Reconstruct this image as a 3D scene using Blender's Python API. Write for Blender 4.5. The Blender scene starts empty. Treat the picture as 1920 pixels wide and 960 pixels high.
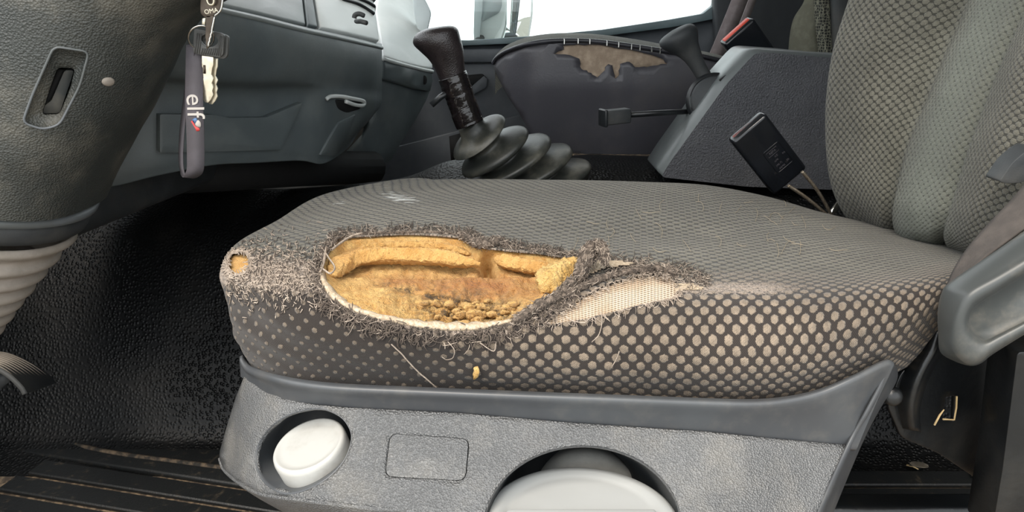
import bpy, bmesh, math, random
import numpy as np
from mathutils import Vector, Matrix, noise
from mathutils.bvhtree import BVHTree
from mathutils.geometry import delaunay_2d_cdt

random.seed(7)
rng = np.random.default_rng(7)
scene = bpy.context.scene
COL = scene.collection

# ------------------------------------------------------------------ camera
FPX = 1400.0                      # focal length for a 1920x960 frame
TH = math.radians(18.5)           # looking down
CAM = Vector((0.0, 0.0, 0.72))    # at the open driver's door, cab floor is z = 0
cd = bpy.data.cameras.new('camera')
cd.sensor_width = 36.0
cd.lens = FPX / 1920.0 * 36.0
cd.clip_start = 0.01
cam = bpy.data.objects.new('camera', cd)
COL.objects.link(cam)
cam.location = CAM
cam.rotation_euler = (math.pi / 2 - TH, 0, 0)
scene.camera = cam

# ------------------------------------------------------------------ sky, sun, exposure
w = bpy.data.worlds.new('overcast_sky')
scene.world = w
w.use_nodes = True
bg = w.node_tree.nodes['Background']
bg.inputs['Color'].default_value = (0.93, 0.97, 1.0, 1)
bg.inputs['Strength'].default_value = 2.2
sd = bpy.data.lights.new('hazy_sun', 'SUN')
sd.energy = 3.6
sd.angle = math.radians(34)
sd.color = (1.0, 0.90, 0.78)
sun = bpy.data.objects.new('hazy_sun', sd)
COL.objects.link(sun)
sun.rotation_euler = Vector((0.30, 0.62, -0.95)).to_track_quat('-Z', 'Y').to_euler()
vs = scene.view_settings
vs.view_transform = 'Standard'
vs.look = 'None'
vs.gamma = 1.0
vs.use_curve_mapping = False
vs.exposure = 0.25

# ------------------------------------------------------------------ projection helpers
CT, ST = math.cos(TH), math.sin(TH)
def ray(px, py):
    u = (px - 960.0) / FPX
    v = (480.0 - py) / FPX
    return Vector((u, CT + v * ST, -ST + v * CT))
def P(px, py, Y):
    d = ray(px, py)
    return CAM + d * (Y / d.y)
def PZ(px, py, z):
    d = ray(px, py)
    return CAM + d * ((z - CAM.z) / d.z)
def proj(V):
    V = np.asarray(V, float)
    x = V[..., 0]; y = V[..., 1]; z = V[..., 2] - CAM.z
    dep = y * CT - z * ST
    up = y * ST + z * CT
    return 960 + FPX * x / dep, 480 - FPX * up / dep
def lerp(x, xs, ys):
    return float(np.interp(x, xs, ys))

# ------------------------------------------------------------------ mesh helpers
def cr(C, m, closed=False):
    """Catmull-Rom through control points along axis 0, m samples per segment."""
    C = np.asarray(C, float)
    n = len(C)
    if closed:
        E = np.concatenate([C[-1:], C, C[:2]])
        segs = n
    else:
        E = np.concatenate([2 * C[:1] - C[1:2], C, 2 * C[-1:] - C[-2:-1]])
        segs = n - 1
    out = []
    t = np.arange(m) / m
    sh = (m,) + (1,) * (C.ndim - 1)
    t = t.reshape(sh)
    for i in range(segs):
        p0, p1, p2, p3 = E[i], E[i + 1], E[i + 2], E[i + 3]
        out.append(0.5 * ((2 * p1) + (-p0 + p2) * t + (2 * p0 - 5 * p1 + 4 * p2 - p3) * t ** 2
                          + (-p0 + 3 * p1 - 3 * p2 + p3) * t ** 3))
    if not closed:
        out.append(C[-1:])
    return np.concatenate(out)
def loft(grid, mu, mv):
    G = cr(np.asarray(grid, float), mu)
    G = np.swapaxes(cr(np.swapaxes(G, 0, 1), mv), 0, 1)
    return G
def gfaces(nu, nv, cu=False, cv=False):
    F = []
    for i in range(nu if cu else nu - 1):
        i2 = (i + 1) % nu
        for j in range(nv if cv else nv - 1):
            j2 = (j + 1) % nv
            F.append((i * nv + j, i2 * nv + j, i2 * nv + j2, i * nv + j2))
    return F
WL = {}
def wloc(o):
    return WL[o.name] if o is not None else Vector((0, 0, 0))
def mk(name, V, F, mat, parent=None, smooth=True, label=None):
    V = np.asarray(V, float).reshape(-1, 3)
    c = 0.5 * (V.min(0) + V.max(0))
    me = bpy.data.meshes.new(name)
    me.from_pydata((V - c).tolist(), [], F)
    me.validate()
    me.update()
    if smooth:
        me.shade_smooth()
    me.materials.append(mat)
    o = bpy.data.objects.new(name, me)
    COL.objects.link(o)
    cv = Vector(c)
    WL[o.name] = cv
    if parent is not None:
        o.parent = parent
        o.location = cv - wloc(parent)
    else:
        o.location = cv
    if label:
        o['label'] = label
    return o
def thing(name, label, cat, loc, group=None):
    o = bpy.data.objects.new(name, None)
    COL.objects.link(o)
    o.empty_display_size = 0.05
    o.location = loc
    WL[o.name] = Vector(loc)
    o['label'] = label
    o['category'] = cat
    if group:
        o['group'] = group
    return o
def tag(o, label, cat=None, group=None, kind=None):
    o['label'] = label
    if cat: o['category'] = cat
    if group: o['group'] = group
    if kind: o['kind'] = kind
    return o
def struct(o, label=None):
    o['kind'] = 'structure'
    if label: o['label'] = label
    return o
def solid(o, t, offset=-1.0, bevel=0.0, seg=2, angle=35):
    m = o.modifiers.new('thickness', 'SOLIDIFY')
    m.thickness = t; m.offset = offset
    if bevel:
        b = o.modifiers.new('bevel', 'BEVEL')
        b.width = bevel; b.segments = seg
        b.limit_method = 'ANGLE'; b.angle_limit = math.radians(angle)
    return o
def frames(pts, closed=False):
    pts = [Vector(p) for p in pts]
    n = len(pts)
    T = []
    for i in range(n):
        if closed:
            t = pts[(i + 1) % n] - pts[i - 1]
        else:
            t = pts[min(i + 1, n - 1)] - pts[max(i - 1, 0)]
        T.append(t.normalized() if t.length > 1e-12 else Vector((0, 0, 1)))
    a = Vector((0, 0, 1)) if abs(T[0].z) < 0.9 else Vector((1, 0, 0))
    N = [(a - T[0] * a.dot(T[0])).normalized()]
    for i in range(1, n):
        q = N[-1] - T[i] * N[-1].dot(T[i])
        N.append(q.normalized() if q.length > 1e-9 else N[-1])
    return pts, T, N
def tube(pts, r, seg=8, closed=False, caps=True, jit=0.0):
    pts, T, N = frames(pts, closed)
    n = len(pts)
    V = []; F = []
    for i in range(n):
        rr = r[i] if hasattr(r, '__len__') else r
        B = T[i].cross(N[i])
        for k in range(seg):
            a = 2 * math.pi * k / seg
            q = rr * (1 + (random.uniform(-jit, jit) if jit else 0))
            V.append(pts[i] + (N[i] * math.cos(a) + B * math.sin(a)) * q)
    for i in range(n if closed else n - 1):
        i2 = (i + 1) % n
        for k in range(seg):
            k2 = (k + 1) % seg
            F.append((i * seg + k, i * seg + k2, i2 * seg + k2, i2 * seg + k))
    if caps and not closed:
        F.append(tuple(range(seg))[::-1])
        F.append(tuple((n - 1) * seg + k for k in range(seg)))
    return [tuple(v) for v in V], F
def ringloft(rings, cap0=True, cap1=True):
    n = len(rings); m = len(rings[0])
    V = [tuple(p) for r in rings for p in r]
    F = []
    for i in range(n - 1):
        for k in range(m):
            k2 = (k + 1) % m
            F.append((i * m + k, i * m + k2, (i + 1) * m + k2, (i + 1) * m + k))
    if cap0: F.append(tuple(range(m))[::-1])
    if cap1: F.append(tuple((n - 1) * m + k for k in range(m)))
    return V, F
def basis(axis, ref=None):
    a = Vector(axis).normalized()
    r = Vector(ref) if ref is not None else (Vector((1, 0, 0)) if abs(a.x) < 0.9 else Vector((0, 1, 0)))
    x = (r - a * r.dot(a)).normalized()
    return x, a.cross(x), a
def lathe(profile, origin, axis, seg=40, ref=None, sx=1.0, sy=1.0, cap0=True, cap1=True):
    x, y, a = basis(axis, ref)
    o = Vector(origin)
    rings = []
    for r, h in profile:
        rings.append([o + a * h + x * (r * sx * math.cos(2 * math.pi * k / seg)) + y * (r * sy * math.sin(2 * math.pi * k / seg)) for k in range(seg)])
    return ringloft(rings, cap0, cap1)
def rbox(sx, sy, sz, bev, X, Y, Z, c, seg=3):
    bm = bmesh.new()
    bmesh.ops.create_cube(bm, size=1.0)
    for v in bm.verts:
        v.co = Vector((v.co.x * sx, v.co.y * sy, v.co.z * sz))
    if bev > 0:
        bmesh.ops.bevel(bm, geom=list(bm.edges), offset=bev, segments=seg, affect='EDGES', profile=0.5)
    bm.verts.index_update()
    V = [tuple(Vector(c) + Vector(X) * v.co.x + Vector(Y) * v.co.y + Vector(Z) * v.co.z) for v in bm.verts]
    F = [tuple(v.index for v in f.verts) for f in bm.faces]
    bm.free()
    return V, F
def join(parts):
    V = []; F = []
    for v, f in parts:
        o = len(V)
        V += list(v)
        F += [tuple(i + o for i in q) for q in f]
    return V, F
def inpoly(x, y, poly):
    x = np.asarray(x, float); y = np.asarray(y, float)
    res = np.zeros(x.shape, bool)
    n = len(poly)
    for i in range(n):
        x1, y1 = poly[i]; x2, y2 = poly[(i + 1) % n]
        if y1 == y2: continue
        c = ((y1 > y) != (y2 > y)) & (x < (x2 - x1) * (y - y1) / (y2 - y1) + x1)
        res ^= c
    return res
def polydist(x, y, poly):
    x = np.asarray(x, float); y = np.asarray(y, float)
    best = np.full(x.shape, 1e9); bx = np.zeros(x.shape); by = np.zeros(x.shape)
    n = len(poly)
    for i in range(n):
        x1, y1 = poly[i]; x2, y2 = poly[(i + 1) % n]
        dx, dy = x2 - x1, y2 - y1
        L = dx * dx + dy * dy + 1e-12
        t = np.clip(((x - x1) * dx + (y - y1) * dy) / L, 0, 1)
        qx = x1 + t * dx; qy = y1 + t * dy
        d = np.hypot(x - qx, y - qy)
        m = d < best
        best = np.where(m, d, best); bx = np.where(m, qx, bx); by = np.where(m, qy, by)
    return best, bx, by
def smooth_poly(poly, m=6):
    return [tuple(p) for p in cr(np.array(poly, float), m, closed=True)]
def round_poly(poly, r, m=5):
    """round the corners of a polygon by r (pixels)"""
    out = []
    n = len(poly)
    for i in range(n):
        p = np.array(poly[i], float); a = np.array(poly[i - 1], float); b = np.array(poly[(i + 1) % n], float)
        la = np.linalg.norm(a - p); lb = np.linalg.norm(b - p)
        rr = min(r, la * 0.45, lb * 0.45)
        p0 = p + (a - p) / la * rr; p1 = p + (b - p) / lb * rr
        for k in range(m + 1):
            t = k / m
            out.append(tuple((1 - t) ** 2 * p0 + 2 * t * (1 - t) * p + t * t * p1))
    return out
def panel_mesh(outline, Yf, holes=(), step=18):
    f = Yf if callable(Yf) else (lambda a, b: Yf)
    pts = []; edges = []
    for loop in [outline] + list(holes):
        o = len(pts); n = len(loop)
        pts += [Vector((p[0], p[1])) for p in loop]
        edges += [(o + i, o + (i + 1) % n) for i in range(n)]
    xs = [p[0] for p in outline]; ys = [p[1] for p in outline]
    gx, gy = np.meshgrid(np.arange(min(xs) + step / 2, max(xs), step), np.arange(min(ys) + step / 2, max(ys), step))
    gx = gx.ravel(); gy = gy.ravel()
    ok = inpoly(gx, gy, outline) & (polydist(gx, gy, outline)[0] > step * 0.35)
    for h in holes:
        ok &= ~inpoly(gx, gy, h) & (polydist(gx, gy, h)[0] > step * 0.35)
    pts += [Vector((a, b)) for a, b in zip(gx[ok], gy[ok])]
    r = delaunay_2d_cdt(pts, edges, [], 0, 1e-4)
    vv = r[0]; tri = r[2]
    cx = np.array([sum(vv[i].x for i in t) / len(t) for t in tri]); cy = np.array([sum(vv[i].y for i in t) / len(t) for t in tri])
    ok = inpoly(cx, cy, outline)
    for h in holes:
        ok &= ~inpoly(cx, cy, h)
    V = [tuple(P(v.x, v.y, f(v.x, v.y))) for v in vv]
    F = []
    for t, k in zip(tri, ok):
        if k:
            a, b, c = [Vector(V[i]) for i in t[:3]]
            nn = (b - a).cross(c - a)
            F.append(tuple(t) if nn.dot(CAM - a) > 0 else tuple(t)[::-1])
    used = sorted({i for t in F for i in t})
    mp = {u: k for k, u in enumerate(used)}
    return [V[u] for u in used], [tuple(mp[i] for i in t) for t in F]
def panel(name, outline, Yf, mat, parent=None, holes=(), step=18, thick=0.003, bevel=0.0, label=None, seg=2, smooth=True):
    V, F = panel_mesh(outline, Yf, holes, step)
    o = mk(name, V, F, mat, parent, smooth, label)
    if thick:
        solid(o, thick, -1.0, bevel, seg)
    return o
def threads_mesh(lines, radius):
    V = []; F = []
    for li, L in enumerate(lines):
        r = radius[li] if hasattr(radius, '__len__') else radius
        pts, T, N = frames(L)
        o = len(V); n = len(pts)
        for i in range(n):
            B = T[i].cross(N[i])
            rr = r * (1.0 if i < n - 1 else 0.5)
            for k in range(3):
                a = 2.0944 * k
                V.append(tuple(pts[i] + (N[i] * math.cos(a) + B * math.sin(a)) * rr))
        for i in range(n - 1):
            for k in range(3):
                k2 = (k + 1) % 3
                F.append((o + i * 3 + k, o + i * 3 + k2, o + (i + 1) * 3 + k2, o + (i + 1) * 3 + k))
    return V, F
def copy_tree(o, parent=None):
    c = o.copy(); COL.objects.link(c)
    if parent is not None: c.parent = parent
    WL[c.name] = WL[o.name].copy()
    for ch in list(o.children): copy_tree(ch, c)
    return c
class Surf:
    """ray lookup on a quad grid as seen from the door"""
    def __init__(s, V, F):
        s.t = BVHTree.FromPolygons([tuple(v) for v in V], F)
    def at(s, px, py):
        d = ray(px, py).normalized()
        h = s.t.ray_cast(CAM, d)
        if h[0] is None: return None
        n = h[1]
        if n.dot(d) > 0: n = -n
        return h[0], n
def cut_grid(V, F, polys, elig=None):
    """remove faces seen inside the outlines, pull the rim onto the outlines"""
    V = np.asarray(V, float).copy(); Fa = np.array(F)
    px, py = proj(V)
    c = V[Fa].mean(1)
    e1 = V[Fa[:, 2]] - V[Fa[:, 0]]; e2 = V[Fa[:, 3]] - V[Fa[:, 1]]
    nrm = np.cross(e1, e2)
    nrm /= np.linalg.norm(nrm, axis=1)[:, None] + 1e-15
    cx, cy = proj(c)
    keep = np.ones(len(Fa), bool)
    for poly in polys:
        keep &= ~inpoly(cx, cy, poly)
    if elig is not None: keep |= ~elig
    kv = set(Fa[keep].ravel().tolist()); rv = set(Fa[~keep].ravel().tolist())
    rim = sorted(kv & rv)
    vn = {}
    for f, n in zip(Fa[~keep], nrm[~keep]):
        for i in f: vn[i] = n
    for i in rim:
        best = None
        for poly in polys:
            d, bx, by = polydist(px[i], py[i], poly)
            if best is None or d < best[0]: best = (float(d), float(bx), float(by))
        if best[0] < 12:
            dd = ray(best[1], best[2]); n = Vector(vn[i]); p = Vector(V[i])
            den = dd.dot(n)
            if abs(den) > 0.08 * dd.length:
                t = (p - CAM).dot(n) / den
                q = CAM + dd * t
                if (q - p).length < 0.012: V[i] = q
    return V, [tuple(f) for f in Fa[keep].tolist()]

# ------------------------------------------------------------------ materials
def S(h):
    h = h.lstrip('#')
    out = []
    for i in (0, 2, 4):
        c = int(h[i:i + 2], 16) / 255.0
        out.append(c / 12.92 if c <= 0.04045 else ((c + 0.055) / 1.055) ** 2.4)
    return (out[0], out[1], out[2], 1.0)
class NT:
    def __init__(s, name):
        s.m = bpy.data.materials.new(name)
        s.m.use_nodes = True
        s.t = s.m.node_tree
        s.b = s.t.nodes['Principled BSDF']
    def n(s, typ, **kw):
        nd = s.t.nodes.new(typ)
        for k, v in kw.items(): setattr(nd, k, v)
        return nd
    def put(s, sock, v):
        if hasattr(v, 'is_linked') or isinstance(v, bpy.types.NodeSocket): s.t.links.new(v, sock)
        else: sock.default_value = v
    def M(s, op, a, b=None, c=None):
        nd = s.n('ShaderNodeMath', operation=op)
        for i, v in enumerate((a, b, c)):
            if v is not None: s.put(nd.inputs[i], v)
        return nd.outputs[0]
    def mix(s, f, a, b, mode='MIX'):
        nd = s.n('ShaderNodeMix', data_type='RGBA', blend_type=mode)
        s.put(nd.inputs[0], f); s.put(nd.inputs[6], a); s.put(nd.inputs[7], b)
        return nd.outputs[2]
    def ramp(s, v, a, b, lo=0.0, hi=1.0):
        nd = s.n('ShaderNodeMapRange', interpolation_type='SMOOTHSTEP')
        s.put(nd.inputs[0], v); s.put(nd.inputs[1], a); s.put(nd.inputs[2], b); s.put(nd.inputs[3], lo); s.put(nd.inputs[4], hi)
        return nd.outputs[0]
    def coord(s):
        return s.n('ShaderNodeTexCoord').outputs['Object']
    def noise(s, scale, detail=3, rough=0.55, vec=None, stretch=None):
        nd = s.n('ShaderNodeTexNoise')
        nd.inputs['Scale'].default_value = scale; nd.inputs['Detail'].default_value = detail; nd.inputs['Roughness'].default_value = rough
        v = vec if vec is not None else s.coord()
        if stretch:
            mp = s.n('ShaderNodeMapping'); mp.inputs['Scale'].default_value = stretch
            s.t.links.new(v, mp.inputs[0]); v = mp.outputs[0]
        s.t.links.new(v, nd.inputs['Vector'])
        return nd.outputs['Fac']
    def voro(s, scale, feature='F1', vec=None, rnd=1.0):
        nd = s.n('ShaderNodeTexVoronoi', feature=feature)
        nd.inputs['Scale'].default_value = scale
        nd.inputs['Randomness'].default_value = rnd
        s.t.links.new(vec if vec is not None else s.coord(), nd.inputs['Vector'])
        return nd.outputs['Distance']
    def attr(s, name):
        return s.n('ShaderNodeAttribute', attribute_name=name).outputs['Fac']
    def bump(s, h, dist, strength=1.0, prev=None):
        nd = s.n('ShaderNodeBump')
        nd.inputs['Strength'].default_value = strength; nd.inputs['Distance'].default_value = dist
        s.put(nd.inputs['Height'], h)
        if prev is not None: s.t.links.new(prev, nd.inputs['Normal'])
        return nd.outputs['Normal']
    def done(s, color, rough, normal=None, metal=0.0, spec=0.5, sheen=0.0):
        s.put(s.b.inputs['Base Color'], color); s.put(s.b.inputs['Roughness'], rough)
        s.b.inputs['Metallic'].default_value = metal
        s.b.inputs['Specular IOR Level'].default_value = spec
        s.b.inputs['Sheen Weight'].default_value = sheen
        if normal is not None: s.t.links.new(normal, s.b.inputs['Normal'])
        return s.m
def mat(name, c1, c2=None, nscale=30, rough=0.5, grain=0, gdist=0.0003, gtype='voro', metal=0.0, spec=0.5, lo=0.4, hi=0.7, dust=None, dscale=8, damt=0.5, sheen=0.0, rvar=0.08):
    t = NT(name)
    col = S(c1)
    if c2: col = t.mix(t.ramp(t.noise(nscale, 4), lo, hi), S(c1), S(c2))
    if dust: col = t.mix(t.M('MULTIPLY', t.ramp(t.noise(dscale, 6, 0.65), 0.45, 0.75), damt), col, S(dust))
    nrm = None
    if grain:
        h = t.voro(grain) if gtype == 'voro' else (t.noise(grain, 3) if gtype == 'noise' else t.voro(grain, 'DISTANCE_TO_EDGE'))
        nrm = t.bump(h, gdist)
    r = t.M('ADD', rough, t.M('MULTIPLY', t.M('SUBTRACT', t.noise(nscale * 1.7, 3), 0.5), rvar * 2))
    return t.done(col, r, nrm, metal, spec, sheen)

def weave_mat(name, gap, dot, wearc, a=0.0128, b=0.0138, r=0.0035, contrast=1.0, squash=1.0, topdot=None, topgap=None):
    """dark knit with raised staggered pale dots, laid out in fabric coordinates (metres)"""
    t = NT(name)
    uv = t.n('ShaderNodeUVMap'); uv.uv_map = 'cloth'
    sp = t.n('ShaderNodeSeparateXYZ'); t.t.links.new(uv.outputs[0], sp.inputs[0])
    U, Vv = sp.outputs[0], sp.outputs[1]
    wob = t.noise(22, 2)
    U2 = t.M('ADD', U, t.M('MULTIPLY', t.M('SUBTRACT', wob, 0.5), 0.006))
    V2 = t.M('ADD', Vv, t.M('MULTIPLY', t.M('SUBTRACT', t.noise(17, 2), 0.5), 0.006))
    def cell(off):
        fu = t.M('MULTIPLY', t.M('SUBTRACT', t.M('FRACT', t.M('ADD', t.M('DIVIDE', U2, a), off)), 0.5), a)
        fv = t.M('MULTIPLY', t.M('SUBTRACT', t.M('FRACT', t.M('ADD', t.M('DIVIDE', V2, b), off)), 0.5), b * squash)
        au = t.M('ABSOLUTE', fu); av = t.M('ABSOLUTE', fv)
        hexa = t.M('MAXIMUM', au, t.M('ADD', t.M('MULTIPLY', au, 0.5), t.M('MULTIPLY', av, 0.866)))
        circ = t.M('SQRT', t.M('ADD', t.M('MULTIPLY', fu, fu), t.M('MULTIPLY', fv, fv)))
        return t.M('ADD', t.M('MULTIPLY', hexa, 0.6), t.M('MULTIPLY', circ, 0.4))
    d = t.M('MINIMUM', cell(0.0), cell(0.5))
    top = t.attr('top'); wear = t.attr('wear'); fade = t.attr('fade')
    R = t.M('MULTIPLY', r, t.M('ADD', 1.0, t.M('MULTIPLY', top, 0.22)))
    R = t.M('MULTIPLY', R, t.M('SUBTRACT', 1.0, t.M('MULTIPLY', fade, 0.42)))
    q = t.M('ADD', t.M('DIVIDE', d, R), t.M('MULTIPLY', t.M('SUBTRACT', t.noise(620, 2, 0.6), 0.5), 0.55))
    dotm = t.ramp(q, 1.08, 0.86)
    st = t.M('SINE', t.M('MULTIPLY', U2, 2 * math.pi / 0.00105))
    stv = t.M('SINE', t.M('MULTIPLY', Vv, 2 * math.pi / 0.0021))
    dg = t.M('SINE', t.M('MULTIPLY', t.M('ADD', U2, t.M('MULTIPLY', Vv, 0.9)), 2 * math.pi / 0.0016))
    fine = t.noise(900, 2)
    dc = t.mix(t.ramp(t.noise(260, 2), 0.3, 0.7), dot, tuple(x * 0.72 for x in dot[:3]) + (1,))
    dc = t.mix(t.M('MULTIPLY', t.ramp(st, -0.2, -0.95), 0.5), dc, gap)
    gc = t.mix(t.M('MULTIPLY', t.ramp(dg, -0.3, 0.9), 0.35), gap, tuple(min(1, x * 2.6) for x in gap[:3]) + (1,))
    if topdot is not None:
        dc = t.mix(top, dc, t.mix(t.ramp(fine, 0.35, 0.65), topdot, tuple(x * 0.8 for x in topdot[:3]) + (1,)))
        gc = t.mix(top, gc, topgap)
    dc = t.mix(t.M('MULTIPLY', fade, 0.35), dc, gap)
    col = t.mix(t.M('MULTIPLY', dotm, contrast), gc, dc)
    thr = t.noise(420, 3, 0.6, stretch=(1.0, 1.0, 0.35))
    wm = t.ramp(t.M('ADD', wear, t.M('MULTIPLY', t.M('SUBTRACT', thr, 0.5), 1.3)), 0.45, 0.72)
    wc = t.mix(t.ramp(t.noise(700, 2, 0.5, stretch=(1, 1, 0.3)), 0.35, 0.65), wearc, tuple(x * 0.45 for x in wearc[:3]) + (1,))
    col = t.mix(t.M('MULTIPLY', wm, 0.85), col, wc)
    stain = t.attr('stain')
    col = t.mix(t.ramp(t.M('ADD', stain, t.M('MULTIPLY', t.M('SUBTRACT', t.noise(180, 4, 0.6, stretch=(0.35, 1, 1)), 0.5), 1.6)), 0.5, 0.75), col, S('#d3d6d4'))
    dirt = t.ramp(t.noise(9, 5, 0.6), 0.42, 0.7, 0.82, 1.12)
    mx = t.n('ShaderNodeMix', data_type='RGBA', blend_type='MULTIPLY'); mx.inputs[0].default_value = 1.0
    t.t.links.new(col, mx.inputs[6]); t.t.links.new(dirt, mx.inputs[7])
    dome = t.M('MULTIPLY', dotm, t.M('SUBTRACT', 1.0, t.M('MULTIPLY', t.M('POWER', t.M('MINIMUM', q, 1.0), 2.0), 0.55)))
    h = t.M('ADD', dome, t.M('MULTIPLY', t.M('MULTIPLY', st, dotm), 0.10))
    h = t.M('ADD', h, t.M('MULTIPLY', dg, 0.06))
    h = t.M('ADD', h, t.M('MULTIPLY', t.M('MULTIPLY', thr, wm), 0.9))
    nr = t.bump(h, 0.0016, 0.9)
    return t.done(mx.outputs[2], 0.88, nr, 0, 0.25, 0.15)

M_dash = mat('slate_plastic', '#525a5c', '#5c6466', 14, 0.46, 900, 0.00025, 'noise', dust='#7d7f7a', damt=0.25)
M_dashglare = mat('glare_slate_plastic', '#c0c5c3', '#cacecc', 14, 0.40, 900, 0.0002, 'noise')  # dash plastic again, with strong windscreen glare put into the paler colour
M_dashhalfglare = mat('half_glare_slate_plastic', '#747a79', '#7f8584', 14, 0.42, 900, 0.0002, 'noise')  # dash plastic with weaker glare put into the colour
M_shroud = mat('grained_grey_leatherette', '#363937', '#41423e', 12, 0.45, 520, 0.0008, 'voro', dust='#8d877a', dscale=14, damt=0.35)
M_black = mat('black_plastic', '#17191b', '#202325', 20, 0.35, 700, 0.0001, 'noise')
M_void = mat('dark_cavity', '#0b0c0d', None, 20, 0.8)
M_matte = mat('matte_charcoal_plastic', '#2c2f31', '#36393b', 20, 0.6, 600, 0.0002, 'noise', dust='#6a645a', damt=0.3)
M_pebble = None
M_base = mat('grained_grey_plastic', '#5c5d5e', '#656667', 12, 0.36, 720, 0.0011, 'voro', dust='#9c968b', dscale=20, damt=0.22)
M_rim = mat('smooth_charcoal_plastic', '#434548', '#494c4f', 12, 0.42, 0, 0, dust='#77736c', dscale=40, damt=0.22)
M_grey = mat('smooth_grey_plastic', '#3d4040', '#474a49', 10, 0.42, 0, 0, dust='#a59a8a', dscale=18, damt=0.35)
M_white = mat('off_white_plastic', '#adada9', '#b6b6b2', 10, 0.34, 0, 0, dust='#6d6052', dscale=22, damt=0.45)
M_whitedial = mat('white_plastic', '#a9abaa', '#b0b2b1', 10, 0.38)
M_dullgrey = mat('scuffed_grey_plastic', '#93928d', '#a3a19b', 40, 0.6, 500, 0.0002, 'noise')
M_vinyl = mat('dark_vinyl', '#434247', '#4a494e', 9, 0.42, 260, 0.0003, 'noise', dust='#5d5855', damt=0.4)
M_tan = mat('tan_backing_cloth', '#8f7e6c', '#a99783', 60, 0.9, 800, 0.0006, 'noise')
M_pipe = mat('black_piping', '#26262a', '#303036', 30, 0.4)
M_gaiter = mat('dull_black_rubber', '#2c2e2b', '#373935', 16, 0.40, 500, 0.0002, 'noise', dust='#7d786c', dscale=16, damt=0.45)
M_knob = mat('worn_black_leather', '#231e1f', '#2d2728', 40, 0.30, 520, 0.0003, 'voro')
M_tape = mat('glossy_black_tape', '#131011', '#1f1a1a', 60, 0.12, 90, 0.0010, 'noise')
M_console = mat('textured_dark_console', '#505155', '#58595d', 14, 0.45, 330, 0.0035, 'noise', dust='#6e6d6c', damt=0.25)
M_consoletrim = mat('smooth_console_trim', '#5a5f5f', '#646969', 14, 0.35)
M_buckle = mat('glossy_black_buckle', '#15171b', '#1c1f24', 12, 0.14, 60, 0.0002, 'noise', rvar=0.05)
M_red = mat('red_button', '#c2402e', '#cf4c38', 12, 0.4)
M_cable = mat('steel_cable', '#8f8271', '#a59a8a', 200, 0.35, metal=0.7)
M_steel = mat('bright_steel', '#c9c9c6', '#dadad6', 60, 0.22, metal=1.0, dust='#8a8378', damt=0.4)
M_brass = mat('pale_nickel', '#ded5c0', '#cfc5ae', 120, 0.32, metal=0.85)
M_keyhead = mat('ribbed_black_key_head', '#464644', '#525250', 40, 0.5)
M_keydark = mat('dark_worn_metal', '#4a423a', '#5a5148', 90, 0.35, metal=0.8)
M_strap = mat('grey_ribbon', '#4b474b', '#555156', 40, 0.75, 1400, 0.0002, 'noise')
M_print = mat('silver_print', '#b3ada6', None, 40, 0.5)
M_pred = mat('red_print', '#c0413f', None, 40, 0.5)
M_pblue = mat('blue_print', '#54749c', None, 40, 0.5)
M_dusty = mat('dusty_rubber', '#8b8379', '#9a9188', 18, 0.75, 500, 0.0002, 'noise', dust='#5a554c', dscale=20, damt=0.5)
M_collar = mat('collar_plastic', '#565a5a', '#62666a', 12, 0.5)
M_metalblk = mat('black_painted_steel', '#0f1113', '#15181a', 20, 0.32, 120, 0.0004, 'noise', dust='#37332e', dscale=12, damt=0.35)
M_belt = mat('mauve_grey_webbing', '#857b7b', '#938989', 60, 0.8, 1200, 0.0003, 'noise')
M_door = mat('door_panel_plastic', '#4b4f54', '#54585d', 14, 0.5, 600, 0.0002, 'noise')
M_seal = mat('grey_rubber_seal', '#59686b', '#67767a', 14, 0.45)
M_olive = mat('olive_grey_fabric', '#5f5e51', '#6b6a5c', 60, 0.95, 900, 0.0006, 'noise')
M_headliner = mat('pale_headliner', '#9d9c98', '#a8a7a3', 14, 0.9)
M_wallback = mat('dark_rear_panel', '#35383b', '#3d4043', 14, 0.7)
M_ground = mat('pale_concrete', '#8d8a83', '#7d7a73', 2, 0.9)
M_mirrorwhite = mat('white_mirror_housing', '#e6ebe8', '#eef2ef', 12, 0.4)
M_mirrorgrey = mat('grey_mirror_edge', '#c3cdce', '#cbd4d5', 12, 0.5)
M_mirror = mat('mirror_glass', '#d5dbd8', None, 12, 0.03, metal=1.0)
M_straw = mat('dry_straw', '#b49a6e', '#c8b084', 60, 0.8)
M_darkthread = mat('dark_frayed_yarn', '#4f463f', '#6b6057', 300, 0.95)
M_palethread = mat('pale_frayed_yarn', '#94877b', '#b8aa9b', 300, 0.95)
M_lining = mat('cream_woven_lining', '#a8967f', '#cbbba4', 400, 0.95, 1100, 0.0008, 'noise')
M_hair = mat('pale_lint', '#b3a48c', None, 60, 0.9)
M_flap = mat('matted_grey_cloth', '#463e37', '#85776b', 260, 0.98, 420, 0.003, 'noise', lo=0.35, hi=0.75)

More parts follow.
